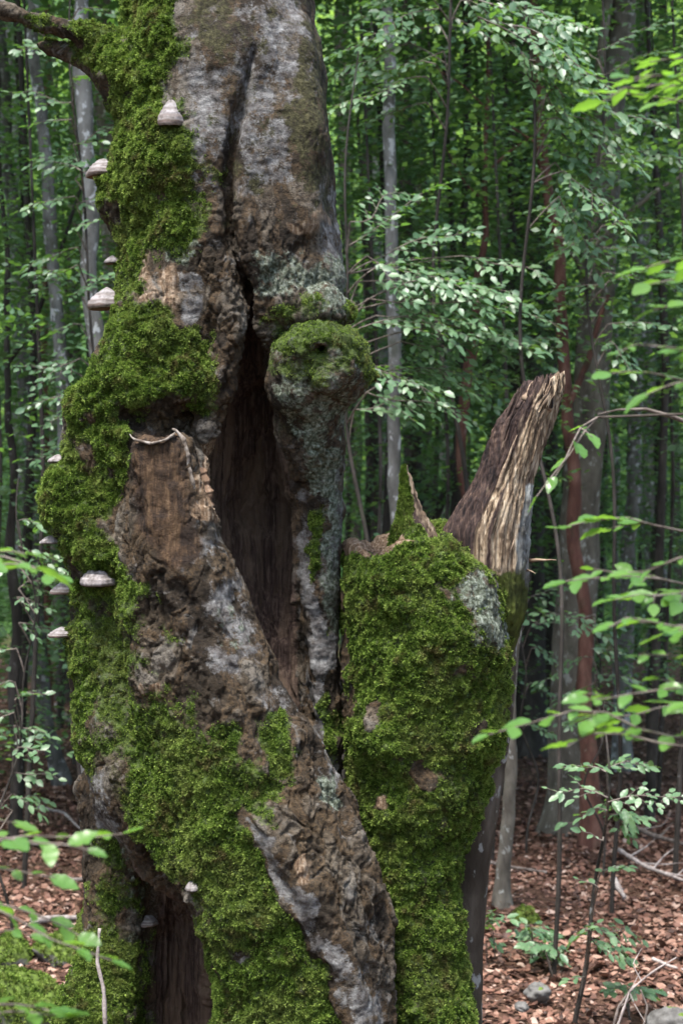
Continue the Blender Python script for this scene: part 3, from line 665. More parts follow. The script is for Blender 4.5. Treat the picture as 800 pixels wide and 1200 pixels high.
# broken twig stub on the grey stem
def spike(name, a, b, ra, rb, mat, parent, n=9, seg=8, wob=.15):
    a, b = np.array(a, float), np.array(b, float); d = b-a; L = np.linalg.norm(d); d /= L
    s = np.cross(d, [0, .3, 1]); s /= np.linalg.norm(s); q = np.cross(d, s); V = []
    for i in range(seg+1):
        t = i/seg; r = ra+(rb-ra)*t; c = a+d*L*t+s*random.uniform(-1, 1)*ra*wob+q*random.uniform(-1, 1)*ra*wob
        for k in range(n):
            g = 2*math.pi*k/n; V.append(c+(s*math.cos(g)+q*math.sin(g))*r)
    V = np.array(V); i = np.arange(seg)[:, None]*n; j = np.arange(n)[None]; jn = (j+1) % n
    Qs = np.stack([i+j, i+jn, i+n+jn, i+n+j], 2).reshape(-1, 4); V, tc = cap(V, n, seg+1)
    return part(name, V, [Qs, tc], mat, parent)
DARKSP = mat_plain('dark_splinter_wood', [(.35, (.02, .013, .012)), (.65, (.085, .056, .045))], 40, .8, .4, (.3, 1, 1))
WOODPALE = mat_plain('broken_twig_wood', [(.35, (.10, .062, .04)), (.65, (.33, .25, .18))], 40, .8, .4, (.3, 1, 1))
sr = random.Random(4)
for k in range(30):          # loose splinters along the spire
    t0 = sr.uniform(.0, .86); y0 = 690-t0*250; cx = np.interp(y0, [430, 500, 550, 600, 655, 715], [636, 611, 593, 578, 566, 572]); hw = np.interp(y0, [430, 500, 550, 600, 655, 715], [20, 28, 29, 33, 38, 34])
    ang = sr.uniform(-2.9, -.1) if k < 22 else sr.choice([-3.0, -.1, -2.8]); ln = min(sr.uniform(35, 95), max(14, y0-sr.uniform(440, 462))); x0 = cx+hw*math.cos(ang)*.93; Y0 = 5.97+hw*.003*.62*math.sin(ang)*.93
    lean = sr.uniform(.36, .46); spike('splinter', P(x0, y0, Y0), P(x0+lean*ln, y0-ln, Y0+sr.uniform(-.03, .01)), sr.uniform(.006, .013), .0012, DARKSP if math.cos(ang+.5) < .45+sr.uniform(-.5, .4) else WOODPALE, snag, 5, 5, .25)
for x0, y0, x1, y1 in ((606, 480, 616, 455), (615, 470, 624, 447), (626, 465, 634, 444), (636, 468, 645, 449), (641, 480, 652, 458), (600, 495, 607, 470)):
    spike('splinter', P(x0, y0, 5.94), P(x1, y1, 5.95), .017, .002, random.choice([DARKSP, WOODPALE]), snag, 5, 5, .25)
spike('twig_stub', P(606, 657, 6.03), P(651, 656, 5.9), .010, .0015, WOODPALE, snag)
spike('twig_stub', P(606, 662, 6.03), P(627, 672, 5.92), .008, .001, WOODPALE, snag)
#--NEXT--
# ------------------------------------------------------------------ bracket fungi
def mat_fungus():
    s = NT('bracket_cap'); z = s.n.new('ShaderNodeSeparateXYZ'); s.l(s.tc.outputs['Generated'], z.inputs[0])
    band = s.math('ADD', s.math('MULTIPLY', z.outputs[2], 1), s.math('MULTIPLY', s.noise(30, 4), .18))
    c = s.ramp(band, [(.06, (.30, .27, .26)), (.16, (.20, .155, .14)), (.24, (.09, .06, .05)), (.33, (.24, .215, .21)), (.46, (.13, .105, .10)), (.56, (.27, .25, .255)), (.72, (.15, .13, .125)), (.86, (.24, .225, .23)), (1, (.17, .155, .15))])
    c = s.mix(s.ramp(s.noise(60, 5, .7), [(.45, 0), (.65, .7)]), c, (.085, .07, .062))
    return s.done(c, .75, s.bump(s.noise(90, 4), .4, .004), .25)
CAP = mat_fungus()
CAPW = mat_plain('pale_bracket_cap', [(.38, (.10, .085, .08)), (.62, (.26, .235, .235))], 60, .7, .3)
PORE = mat_plain('pore_surface', [(.35, (.10, .055, .035)), (.65, (.24, .15, .11))], 80, .85, .3)
def surface(px, py, r=7):
    """point on the hollow tree seen at that place in the photograph"""
    V = TREE_V; x = 400+2000*V[:, 0]/V[:, 1]; y = 600-2000*(V[:, 2]-CAMZ)/V[:, 1]
    d = np.hypot(x-px, y-py); k = np.nonzero(d < r)[0]
    if len(k): return V[k[np.argmin(V[k, 1])]], TREE_N[k[np.argmin(V[k, 1])]]
    near = np.nonzero(d < d.min()+3)[0]; i = near[np.argmin(V[near, 1])]; return V[i], TREE_N[i]
def bracket(px, py, wpx, hpx, label, out, mat=None, tilt=0, ax=None):
    """px,py: photo position of the cap centre; out: (x,y) direction it grows away from the trunk"""
    S, N = surface(px, py)
    if ax:
        V = TREE_V; y = 600-2000*(V[:, 2]-CAMZ)/V[:, 1]; k = np.nonzero(np.abs(y-py) < 5)[0]; x = V[k, 0]/V[k, 1]; S = V[k[np.argmin(x)]]
    sc = S[1]/2000; W = wpx*sc/2; H = hpx*sc
    o = np.array([out[0], out[1], 0.]); o /= np.linalg.norm(o); sd = np.array([-o[1], o[0], 0])
    C = S+o*W*(.25 if ax else -.2); H = H*(.72 if ax else .9)
    C[2] -= H*.5
    nu = 40; rings = [(.02, 1.0), (.16, .985), (.30, .93), (.40, .86), (.43, .81), (.55, .77), (.63, .69), (.65, .63), (.75, .59), (.82, .50), (.83, .44), (.92, .40), (.97, .31), (.965, .26), (1.0, .20), (1.0, .10), (.95, .03), (.86, .0)]
    a = np.linspace(0, 2*np.pi, nu, endpoint=False); V = []
    for r, z in rings:
        wob = 1+.05*np.sin(a*3+z*4+px)+.03*np.sin(a*7+px)
        q = C+np.outer(np.cos(a)*r*W*1.12*wob, o)+np.outer(np.sin(a)*r*W*wob, sd)
        q[:, 2] += z*H*(1+.05*np.sin(a*2+px))-(np.cos(a)*r)*H*.06+tilt*np.sin(a)*r*H; V.append(q)
    V = np.concatenate(V); n = len(rings); i = np.arange(n-1)[:, None]*nu; j = np.arange(nu)[None]; jn = (j+1) % nu
    Qs = np.stack([i+j, i+nu+j, i+nu+jn, i+jn], 2).reshape(-1, 4)
    t = thing('bracket_fungus', label, 'fungus', tuple(C), 'bracket fungi on the hollow tree')
    part('cap', V, [Qs, np.stack([np.arange(nu), (np.arange(nu)+1) % nu, np.full(nu, 0)], 1)[1:-1]], mat or CAP, t)
    Pv = []
    for r, z in ((.86, .0), (.6, .03), (.3, .05), (.02, .06)):
        q = C+np.outer(np.cos(a)*r*W*1.12, o)+np.outer(np.sin(a)*r*W, sd); q[:, 2] += z*H-(np.cos(a)*r)*H*.06-.001; Pv.append(q)
    Pv = np.concatenate(Pv); i = np.arange(3)[:, None]*nu
    part('pore_surface', Pv, [np.stack([i+j, i+nu+j, i+nu+jn, i+jn], 2).reshape(-1, 4)], PORE, t)
bracket(199, 127, 30, 33, 'grey hoof shaped bracket fungus high on the mossy front of the upper trunk', (0, -1))
bracket(128, 192, 34, 28, 'ringed bracket fungus on the left edge below the mossy limb', (-1, .1), ax=140)
bracket(131, 300, 18, 13, 'tiny pale bracket fungus on the left edge just above a large one', (-1, -.1), CAPW, ax=140)
bracket(131, 350, 42, 34, 'large grey banded bracket fungus jutting from the left edge above the bulges', (-1, -.3), ax=150)
bracket(79, 533, 22, 13, 'small pale bracket fungus between the two mossy bulges on the left', (-1, .1), CAPW, ax=90)
bracket(66, 637, 24, 13, 'small whitish bracket fungus under the lower left mossy bulge', (-1, -.3), CAPW, ax=76)
bracket(90, 684, 30, 20, 'smaller dark ringed bracket fungus of the overlapping pair on the left', (-1, -.4), ax=98)
bracket(116, 681, 44, 26, 'broad pale bracket fungus of the overlapping pair on the left', (-.3, -1), CAPW)
bracket(87, 740, 28, 16, 'lowest grey bracket fungus on the left edge of the trunk', (-1, -.2), ax=96)
bracket(220, 1042, 17, 13, 'little cream bracket fungus at the rim of the root cavity', (-.2, -1), CAPW)
bracket(179, 1077, 25, 14, 'flat brown bracket fungus on the dark wood of the root leg', (-.1, -1))

# ------------------------------------------------------------------ ground
def gz(x, y):
    x = np.asarray(x, float); y = np.asarray(y, float); sh = x.shape
    q = np.stack([x.ravel()*.35, y.ravel()*.35, np.zeros(x.size)], 1)
    b = (.10*fbm(q, 3)+.02*fbm(q*6, 2)).reshape(sh)
    s = np.maximum(0, y-34); h = .010*s*s/(1+s*.018)
    return b-.05+h
ys = np.concatenate([np.arange(-30, 6, 2.), np.arange(6, 20, .14), np.arange(20, 34, .4), np.arange(34, 130, 3.), [160, 220, 300]])
xs = np.concatenate([[-220, -120, -80], np.arange(-60, -8, 3.), np.arange(-8, 8, .16), np.arange(8, 61, 3.), [80, 120, 220]])
X, Y = np.meshgrid(xs, ys); Z = gz(X, Y)
i = np.arange(len(ys)-1)[:, None]*len(xs); j = np.arange(len(xs)-1)[None]
s = NT('forest_floor'); n = s.noise(24, 8, .75); n2 = s.noise(2.2, 4)
c = s.ramp(n, [(.33, (.030, .017, .012)), (.5, (.095, .052, .036)), (.66, (.20, .115, .08))])
c = s.mix(s.ramp(n2, [(.55, 0), (.7, .5)]), c, (.05, .038, .022))
gp = s.n.new('ShaderNodeSeparateXYZ'); s.l(s.tc.outputs['Object'], gp.inputs[0])     # beyond the leaf litter the slope is grown over with green
c = s.mix(s.ramp(s.math('ADD', s.math('MULTIPLY', gp.outputs[1], .01), s.math('MULTIPLY', s.noise(.3, 4), .1)), [(.36, 0), (.42, 1)]), c, s.ramp(s.noise(1.7, 8, .75), [(.4, (.012, .03, .008)), (.62, (.05, .11, .022))]))
SOIL = s.done(c, .9, s.bump(n, .8, .04), .15)
g = link('ground', mesh_np('ground', np.stack([X, Y, Z], 2).reshape(-1, 3), [np.stack([i+j, i+j+1, i+len(xs)+j+1, i+len(xs)+j], 2).reshape(-1, 4)]), SOIL)
g['kind'] = 'structure'
# fallen beech leaves
s = NT('dead_leaf'); r = s.rand()
c = s.ramp(r, [(0, (.034, .018, .014)), (.25, (.088, .042, .030)), (.5, (.165, .080, .056)), (.75, (.23, .125, .09)), (.9, (.32, .20, .15)), (1, (.42, .31, .26))])
DEAD = s.done(c, .65, None, .35, .12)
def dead_leaf(k):
    y = np.linspace(0, 1, 6); wv = np.array([.04, .24, .31, .28, .17, .01]); cu = random.uniform(-.25, .35); cl = random.uniform(.0, .6); V = []
    for a, ww in zip(y, wv):
        for sx in (-1, 0, 1): V.append([sx*ww, a-.5, cu*(a-.5)**2*2+cl*abs(sx)*ww+random.uniform(-.03, .03)])
    q = [(3*i+c, 3*i+c+1, 3*i+c+4, 3*i+c+3) for i in range(5) for c in (0, 1)]
    return _src('dead_leaf', np.array(V)*.075, np.array(q), DEAD)
DL = [dead_leaf(k) for k in range(6)]
pts = []
for y0, y1, den in ((6.9, 11, 700), (11, 17, 520), (17, 26, 220), (26, 36, 60)):
    wd = .28*y1+1.2; k = int((y1-y0)*2*wd*den); a = rng.random((k, 2)); pts.append(np.stack([(a[:, 0]*2-1)*wd, y0+a[:, 1]*(y1-y0)], 1))
pts = np.concatenate(pts); zl = gz(pts[:, 0], pts[:, 1])+rng.uniform(.004, .035, len(pts)); pts = np.c_[pts, zl]
nn = np.tile([0., 0, 1.], (len(pts), 1)); print('litter', len(pts))
lit = scatter('leaf_litter', pts, eulers(nn, rng.uniform(0, 6.28, len(pts)), .32), rng.uniform(.4, 1.0, len(pts))*(1+.35*fbm(pts*np.array([.9, .9, 0]), 2)), DL)
lit['label'] = 'rust brown fallen beech leaves covering the forest floor'; lit['category'] = 'leaf litter'

# ------------------------------------------------------------------ tubes and leaves
def tube_np(pts, rad, nu=10, rough=0.0, ph=0.0):
    pts = np.asarray(pts, float); rad = np.asarray(rad, float); d = np.gradient(pts, axis=0); d /= np.linalg.norm(d, axis=1)[:, None]+1e-9
    up = np.where(np.abs(d[:, 2:3]) > .8, np.array([[0., 1, 0]]), np.array([[0, 0, 1.]])); s = np.cross(d, up); s /= np.linalg.norm(s, axis=1)[:, None]; q = np.cross(s, d)
    a = np.linspace(0, 2*np.pi, nu, endpoint=False)
    V = pts[:, None]+rad[:, None, None]*(np.cos(a)[None, :, None]*s[:, None]+np.sin(a)[None, :, None]*q[:, None])
    if rough:
        f = fbm(V.reshape(-1, 3)*np.array([3, 3, 1.2])+ph, 3).reshape(V.shape[:2]); V = pts[:, None]+(V-pts[:, None])*(1+rough*f[:, :, None])
    n = len(pts); i = np.arange(n-1)[:, None]*nu; j = np.arange(nu)[None]; jn = (j+1) % nu
    return V.reshape(-1, 3), np.stack([i+j, i+jn, i+nu+jn, i+nu+j], 2).reshape(-1, 4)
def join(lst):
    Vs, Qs, o = [], [], 0
    for V, Q in lst: Vs.append(V); Qs.append(Q+o); o += len(V)
    return np.concatenate(Vs), np.concatenate(Qs)
def resample(p, n):
    p = np.array(p, float); L = np.r_[0, np.cumsum(np.linalg.norm(np.diff(p[:, :3], axis=0), axis=1))]; t = np.linspace(0, L[-1], n)
    q = np.stack([np.interp(t, L, p[:, c]) for c in range(p.shape[1])], 1); k = max(3, n//8) | 1
    if n > 8:
        w = np.hanning(k+2)[1:-1]; w /= w.sum()
        e0, e1 = q[0].copy(), q[-1].copy()
        pad = np.concatenate([2*q[0]-q[1:k//2+1][::-1], q, 2*q[-1]-q[-k//2:-1][::-1][:k//2]])
        q = np.stack([np.convolve(pad[:, c], w, 'valid')[:n] for c in range(q.shape[1])], 1); q[0] = e0; q[-1] = e1
    return q
LEAF8 = (np.array([(0, 0, 0), (0, .35, .0), (0, .7, -.02), (0, 1, -.09), (-.27, .30, .05), (-.23, .68, .03), (.27, .30, .05), (.23, .68, .03)], float),
         np.array([(0, 6, 1, 1), (0, 1, 4, 4), (1, 6, 7, 2), (1, 2, 5, 4), (2, 7, 3, 3), (2, 3, 5, 5)]))
LEAF4 = (np.array([(0, 0, 0), (-.29, .48, .05), (0, 1, -.06), (.29, .48, .05)], float), np.array([(0, 3, 2, 1)]))
def leaf_fine(k):
    n = 11; t = np.linspace(0, 1, n); ww = .265*np.sin(np.pi*np.clip(t, 0, 1)**.85)**.8; ww[0] = .012; ww[-1] = .004; cu = (-.16, -.05, .04)[k % 3]; V = []
    for a, b in zip(t, ww):
        for sx in (-1, -.5, 0, .5, 1): V.append([sx*b*(1+.06*math.sin(a*40+sx)), a, cu*a*a+.22*abs(sx)*b*(1 if k != 1 else .5)+.018*math.sin(a*19)*abs(sx)])
    q = [(5*i+c, 5*i+c+1, 5*i+c+6, 5*i+c+5) for i in range(n-1) for c in range(4)]
    return np.array(V), np.array(q)
def frames(d, nrm):
    d = d/np.linalg.norm(d, axis=1)[:, None]; z = nrm-d*np.sum(nrm*d, 1)[:, None]; z /= np.linalg.norm(z, axis=1)[:, None]+1e-9
    return np.cross(d, z), d, z
def leaves_np(pos, d, nrm, size, base):
    x, y, z = frames(d, nrm); B, Fq = base; s = size[:, None, None]
    V = pos[:, None]+s*(B[None, :, 0:1]*x[:, None]+B[None, :, 1:2]*y[:, None]+B[None, :, 2:3]*z[:, None])
    Fa = (Fq[None]+np.arange(len(pos))[:, None, None]*len(B)).reshape(-1, Fq.shape[1])
    return V.reshape(-1, 3), Fa
def to_polys(Fa):
    t = Fa[:, 2] == Fa[:, 3]; return [Fa[~t], Fa[t][:, :3]]
def spray(a, b, leaf=.06, gap=.036, side=.46, sag=.06, lean=.45, fill=1.0, bare=0.1, rad=.0045):
    """a leafy beech branch from a to b: twigs (list of tubes) and leaf arrays"""
    a, b = np.array(a, float), np.array(b, float); L = np.linalg.norm(b-a); n = max(6, int(L/.06)); t = np.linspace(0, 1, n)
    wob = rng.normal(size=(2, 3))*.03*L
    C = a+(b-a)*t[:, None]; C[:, 2] += sag*L*np.sin(np.pi*t*.9); C += np.sin(np.pi*2*t)[:, None]*wob[0]+np.sin(np.pi*3*t)[:, None]*wob[1]*.4
    pn = np.array([rng.normal()*.25, -lean+rng.normal()*.15, 1.]); pn /= np.linalg.norm(pn)
    tw = [tube_np(C, np.linspace(rad, .0012, n), 5)]; pos, dr, nm = [], [], []
    def put(line, gap):
        ll = np.r_[0, np.cumsum(np.linalg.norm(np.diff(line, axis=0), axis=1))]; m = int(ll[-1]/gap)
        for k in range(m+1):
            if random.random() > fill: continue
            s = min(ll[-1], (k+.6)*gap); p = np.array([np.interp(s, ll, line[:, c]) for c in range(3)])
            tg = line[-1]-line[0]; tg /= np.linalg.norm(tg)+1e-9; sd = np.cross(pn, tg); sd /= np.linalg.norm(sd)+1e-9
            e = (1 if k % 2 else -1); an = R(random.uniform(30, 65)) if k < m else R(random.uniform(-10, 10))
            pos.append(p); dr.append(tg*math.cos(an)+sd*e*math.sin(an)+np.array([0, 0, random.uniform(-.35, .1)]))
            nm.append(pn+rng.normal(size=3)*.30)
    k = 0; s = bare*L
    while s < L*.97:
        fr = s/L; p = np.array([np.interp(fr, t, C[:, c]) for c in range(3)]); tg = (b-a)/L; sd = np.cross(pn, tg); sd /= np.linalg.norm(sd)
        ln = side*L*(1-.75*fr)*random.uniform(.55, 1.1); an = R(random.uniform(38, 60)); e = 1 if k % 2 else -1
        d = tg*math.cos(an)+sd*e*math.sin(an)+np.array([0, 0, random.uniform(-.1, .2)]); m = max(3, int(ln/.05))
        ln_ = p+d*np.linspace(0, ln, m)[:, None]; ln_[:, 2] -= .12*ln*np.linspace(0, 1, m)**2
        if ln > leaf*.8: tw.append(tube_np(ln_, np.linspace(.002, .0008, m), 4)); put(ln_, gap)
        s += random.uniform(.5, 1.1)*max(.045, leaf*.95); k += 1
    put(C[int(bare*n):], gap*1.2)
    if not pos: return tw, None
    pos = np.array(pos); return tw, (pos, np.array(dr), np.array(nm), leaf*rng.uniform(.5, 1.2, len(pos)))
FINE = [leaf_fine(k) for k in range(3)]
def leaf_mesh(mat, L=[]):
    key = 'leaf_'+mat.name
    ms = [m for m in bpy.data.meshes if m.name.startswith(key)]
    if ms: return ms
    out = []
    for k in range(3):
        m = mesh_np(key, FINE[k][0], [FINE[k][1]]); m.materials.append(mat); out.append(m)
    return out
def leaf_objects(lv, parent, mat):
    ms = leaf_mesh(mat); off = np.array(parent['_w']); x, y, z = frames(lv[1], lv[2])
    for k in range(len(lv[0])):
        o = bpy.data.objects.new('leaf', ms[k % 3]); COL.objects.link(o); o.parent = parent
        m = np.eye(4); m[:3, 0] = x[k]; m[:3, 1] = y[k]; m[:3, 2] = z[k]; m[:3, :3] *= lv[3][k]; m[:3, 3] = lv[0][k]-off
        o.matrix_local = Matrix(m.tolist())
NLEAF = 0
def add_branch(root, a, b, mat, single, base=LEAF8, from_pt=None, from_r=.005, **kw):
    """branch part of a tree with its leaves: leaf by leaf when single, else joined"""
    global NLEAF
    tw, lv = spray(a, b, **kw)
    if from_pt is not None:
        p = np.array(from_pt, float); m = (p+np.array(a))/2+np.array([0, 0, .04*np.linalg.norm(p-a)])
        q = resample(np.array([p, m, a]), 9); tw.append(tube_np(q, np.linspace(from_r, kw.get('rad', .0045), 9), 6))
    V, Q = join(tw); br = part('branch', V, [Q], TWIG, root)
    if lv is not None:
        if single: leaf_objects(lv, br, mat)
        else:
            V, Fa = leaves_np(*lv, base); part('leaves', V, to_polys(Fa), mat, br, kind='stuff')
        NLEAF += len(lv[0])
    return br

# ------------------------------------------------------------------ standing trees of the wood
CROWNS = []
def crown_mesh(seed, rx, h, n, size, disc=.9, per=46, mat=FAR, low=0.0):
    r = np.random.default_rng(seed); pos, dr, nm = [], [], []
    for k in range(n//per):
        z = low+(h-low)*r.random(); rr = rx*math.sqrt(r.random())*(1-.45*abs(z/h-.35)); a = r.uniform(0, 6.28); c = np.array([rr*math.cos(a), rr*math.sin(a), z])
        q = r.normal(size=(per, 3))*np.array([disc*.5, disc*.5, .05]); tl = r.normal(size=2)*.25; q[:, 2] += q[:, 0]*tl[0]+q[:, 1]*tl[1]-.18*np.hypot(q[:, 0], q[:, 1])**2
        pos.append(c+q); an = r.uniform(0, 6.28, per); dr.append(np.stack([np.cos(an), np.sin(an), r.uniform(-.5, .2, per)], 1)); nm.append(np.array([0, -.25, 1])+r.normal(size=(per, 3))*.45)
    pos, dr, nm = map(np.concatenate, (pos, dr, nm)); V, Fa = leaves_np(pos, dr, nm, size*r.uniform(.6, 1.2, len(pos)), LEAF4)
    m = mesh_np('crown', V, [Fa]); m.materials.append(mat); return m
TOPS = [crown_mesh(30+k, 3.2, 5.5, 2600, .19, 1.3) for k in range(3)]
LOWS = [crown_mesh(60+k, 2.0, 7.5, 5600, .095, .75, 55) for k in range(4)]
def trunk_path(path, Y):
    p = [(*P(x, y, Y), w*Y/2000/2) for x, y, w in path]
    if p[0][2] < 9.5:
        d = (np.array(p[0])-np.array(p[1])); d = d/max(.2, d[2]); d[:2] = np.clip(d[:2], -.2, .2); k = 9.5-p[0][2]; top = np.array(p[0])+d*k; top[3] = max(.02, p[0][3]*.75); p = [tuple(top)]+p
    g = float(gz(p[-1][0], p[-1][1]))-.06
    if p[-1][2] > g+.02:
        d = np.array(p[-1])-np.array(p[-2]); d = d/abs(d[2]) if abs(d[2]) > 1e-6 else np.zeros(4); d[:2] = np.clip(d[:2], -.15, .15); k = p[-1][2]-g; q = np.array(p[-1])+d*k; q[2] = g; q[3] = p[-1][3]*1.15; p.append(tuple(q))
    return np.array(p)
def wood_tree(name, label, path, Y, mat, cat='tree', group='trees standing in the wood behind', crown=True, limbs=(), flare=1.35, stop=False):
    p = trunk_path(path, Y)
    if stop: p = p[1:]
    p = p; t = thing(name, label, cat, (p[-1][0], p[-1][1], p[-1][2]), group)
    n = 60; q = resample(p, n); h = q[:, 2]-q[-1, 2]; rad = q[:, 3]*(1+(flare-1)*np.exp(-h/.22)); V, Qs = tube_np(q[:, :3], rad, 16, .10, Y*3+p[0][0])
    V += .012*fbm(V*6, 2)[:, None]*np.array([1, 1, 0]); wz = V[:, 2:3]*np.array([.55, .55, .55])+Y*7; V[:, :2] += .055*np.stack([fbm(wz, 2), fbm(wz+31, 2)], 1); part('trunk', V, [Qs], mat, t)
    for lp, Yl in limbs:
        l = np.array([(*P(x, y, Yl), w*Yl/4000) for x, y, w in lp]); l = resample(l, 24); V, Qs = tube_np(l[:, :3], l[:, 3], 8, .12, Y); part('limb', V, [Qs], mat, t)
    if crown:
        c = link('crown', random.choice(TOPS), None, t); c.location = (q[0][0]-t.location[0]+random.uniform(-.5, .5), q[0][1]-t.location[1], max(6.8, CAMZ+.3*Y+.6)-t.location[2]); c.rotation_euler = (0, 0, random.uniform(0, 6.28)); c['kind'] = 'stuff'
    return t
T = wood_tree
T('beech_tree', 'slim white speckled beech leaning right beside the mossy limb', [(40, 40, 13), (58, 250, 15), (72, 430, 16), (84, 600, 16)], 13.2, B_GREY)
T('beech_tree', 'pale grey beech with white lichen spots just left of the largest bracket fungus', [(96, 60, 19), (104, 250, 20), (112, 380, 20), (121, 460, 21)], 12, B_GREY)
T('beech_tree', 'spotted brown beech half hidden behind the bracket fungi', [(122, 60, 22), (130, 250, 24), (136, 400, 26)], 16.5, B_BROWN)
T('beech_tree', 'crooked grey beech with a curved foot at the far left', [(2, 60, 14), (15, 230, 16), (28, 340, 19), (33, 450, 21), (35, 560, 19), (38, 660, 19), (46, 740, 18), (48, 800, 17), (56, 850, 18), (70, 890, 19), (72, 912, 22)], 17, B_GREY, flare=1.1)
T('young_tree', 'thin forked stem on the far left with one arm leaning right', [(4, 230, 6), (8, 430, 8), (14, 520, 9), (17, 600, 10), (13, 690, 12), (16, 760, 13), (20, 860, 10), (16, 940, 11), (14, 985, 12)], 13.6, B_DARK, limbs=[([(10, 425, 6), (36, 390, 6), (66, 310, 5), (90, 235, 4), (105, 190, 3)], 13.6)])
T('spruce_tree', 'slim reddish trunk between grey ones on the left', [(54, 180, 8), (56, 400, 9), (52, 500, 10), (54, 660, 11)], 19, B_RED)
T('beech_tree', 'straight pale grey beech just right of the burl', [(452, 0, 13), (456, 150, 14), (459, 350, 15), (463, 560, 15), (465, 640, 15)], 12.6, B_GREY)
T('beech_tree', 'dark trunk left of the straight pale beech', [(428, 60, 14), (432, 300, 15), (436, 560, 16)], 22, B_DARK)
T('spruce_tree', 'dark brown trunk right of the straight pale beech', [(474, 60, 18), (476, 300, 20), (482, 560, 22)], 20, B_DARK)
T('beech_tree', 'slim dark trunk above the small wooden tooth', [(549, 0, 10), (547, 200, 9), (543, 350, 9), (541, 560, 10)], 15.5, B_DARK)
T('dead_spruce', 'thin rusty dead stem with bare side twigs', [(571, 50, 5), (570, 200, 6), (566, 300, 7), (547, 420, 14), (541, 500, 14), (546, 580, 11)], 14, B_RED, crown=False, limbs=[([(571, 200, 4), (596, 178, 3), (622, 160, 2), (645, 145, 1.5)], 13.9), ([(570, 128, 3), (540, 98, 2), (510, 80, 1.2)], 14), ([(571, 240, 3), (545, 215, 2), (520, 170, 1)], 13.9)])
T('dead_spruce', 'dark leaning dead stem behind the splintered spire', [(568, 430, 8), (550, 480, 9), (530, 545, 10), (508, 600, 11)], 18, B_DARK, crown=False)
T('spruce_tree', 'broad dark trunk behind the leafy sprays on the right', [(612, 0, 44), (615, 200, 46), (613, 500, 48)], 19, B_DARK)
T('beech_tree', 'stout grey brown beech on the right with speckled bark', [(727, 0, 33), (713, 150, 37), (701, 300, 41), (690, 450, 44), (680, 600, 45), (672, 750, 47), (668, 880, 50), (666, 965, 58)], 14.5, B_BROWN, limbs=[([(712, 120, 12), (702, 80, 11), (708, 30, 10), (716, -30, 10)], 14.3), ([(690, 330, 8), (672, 300, 6), (655, 285, 3)], 14.2), ([(690, 290, 9), (735, 250, 7), (770, 222, 5), (800, 205, 4)], 14.2)])
T('red_stem_tree', 'rusty red stem crossing in front of the stout beech', [(626, 0, 9), (633, 95, 12), (642, 200, 13), (652, 300, 14), (660, 420, 15), (668, 520, 15), (676, 640, 16), (683, 760, 18), (688, 870, 21), (690, 990, 25)], 13.6, B_RED, limbs=[([(668, 470, 8), (690, 420, 7), (700, 380, 6), (712, 345, 5)], 13.5), ([(640, 190, 4), (625, 165, 3), (600, 150, 2)], 13.5)])
T('beech_tree', 'grey trunk right of the stout beech', [(753, 60, 13), (748, 250, 16), (745, 450, 18), (738, 620, 18), (732, 760, 20), (730, 860, 21)], 18, B_GREY)
T('young_tree', 'small straight grey stem behind the broken stem', [(604, 700, 12), (598, 800, 14), (596, 900, 16), (594, 980, 16), (592, 1040, 17), (593, 1060, 19)], 11.5, B_BROWN, crown=False, stop=True)
T('beech_tree', 'dim trunk near the right edge', [(776, 100, 13), (774, 400, 14), (770, 700, 16)], 24, B_DARK)
T('beech_tree', 'thin pale trunk far behind the stout beech', [(722, 200, 5), (721, 450, 6), (722, 700, 7)], 26, B_GREY)
r2 = random.Random(11)
FILLX = [-30, 24, 64, 84, 110, 412, 446, 496, 524, 580, 596, 640, 708, 762, 788, 835, -70, -120, -190, -260, -340, -430, 880, 950, 1030, 1120, 1220]
for k, x in enumerate(FILLX):
    Yf = r2.uniform(22, 36); wd = r2.uniform(.16, .34)*2000/Yf; s = r2.uniform(-14, 14)
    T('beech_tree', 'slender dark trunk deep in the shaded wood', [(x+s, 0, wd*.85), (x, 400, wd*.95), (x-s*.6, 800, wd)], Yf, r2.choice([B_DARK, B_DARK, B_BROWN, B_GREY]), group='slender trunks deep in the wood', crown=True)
# leafy understory
for k, (x, Yf, z0) in enumerate([(20, 17, .6), (70, 21, .8), (-25, 15.5, 1.2), (110, 25, .5), (420, 19, 1.4), (500, 23, .8), (560, 18, 2.2), (470, 27, .5), (610, 26, .6), (650, 21, 2.6), (700, 28, .6), (760, 20, 1.8), (800, 24, .8), (745, 31, .4), (540, 31, .4), (30, 29, .4), (430, 33, .3), (830, 17, 2.4), (440, 15, 4.2), (590, 16, 3.6), (760, 15, 3.2), (20, 14.5, 3.4), (90, 18, 2.2), (520, 16.5, 2.4), (680, 17.5, 1.2), (400, 24, .8), (640, 30, .5), (-90, 22, .6), (-150, 17, .8), (-230, 25, .4), (-310, 19, .6), (-420, 22, .4), (910, 20, .6), (1000, 24, .5), (1100, 18, .8)]):
    b = P(x, 600, Yf); gzv = float(gz(b[0], b[1])); t = thing('understory_beech', 'leafy young beech deep in the shaded wood', 'tree', (b[0], b[1], gzv-.03), 'leafy young beeches deep in the wood')
    pp = resample(np.array([(b[0], b[1], gzv-.03, .05), (b[0]+.15, b[1], gzv+4, .035), (b[0]-.1, b[1]+.1, gzv+9, .012)]), 30); V, Qs = tube_np(pp[:, :3], pp[:, 3], 8, .1); part('trunk', V, [Qs], B_DARK, t)
    c = link('crown', LOWS[k % 4], None, t); c.location = (0, 0, z0); c.rotation_euler = (0, 0, k*1.3); c.scale = (1, 1, 1.15); c['kind'] = 'stuff'
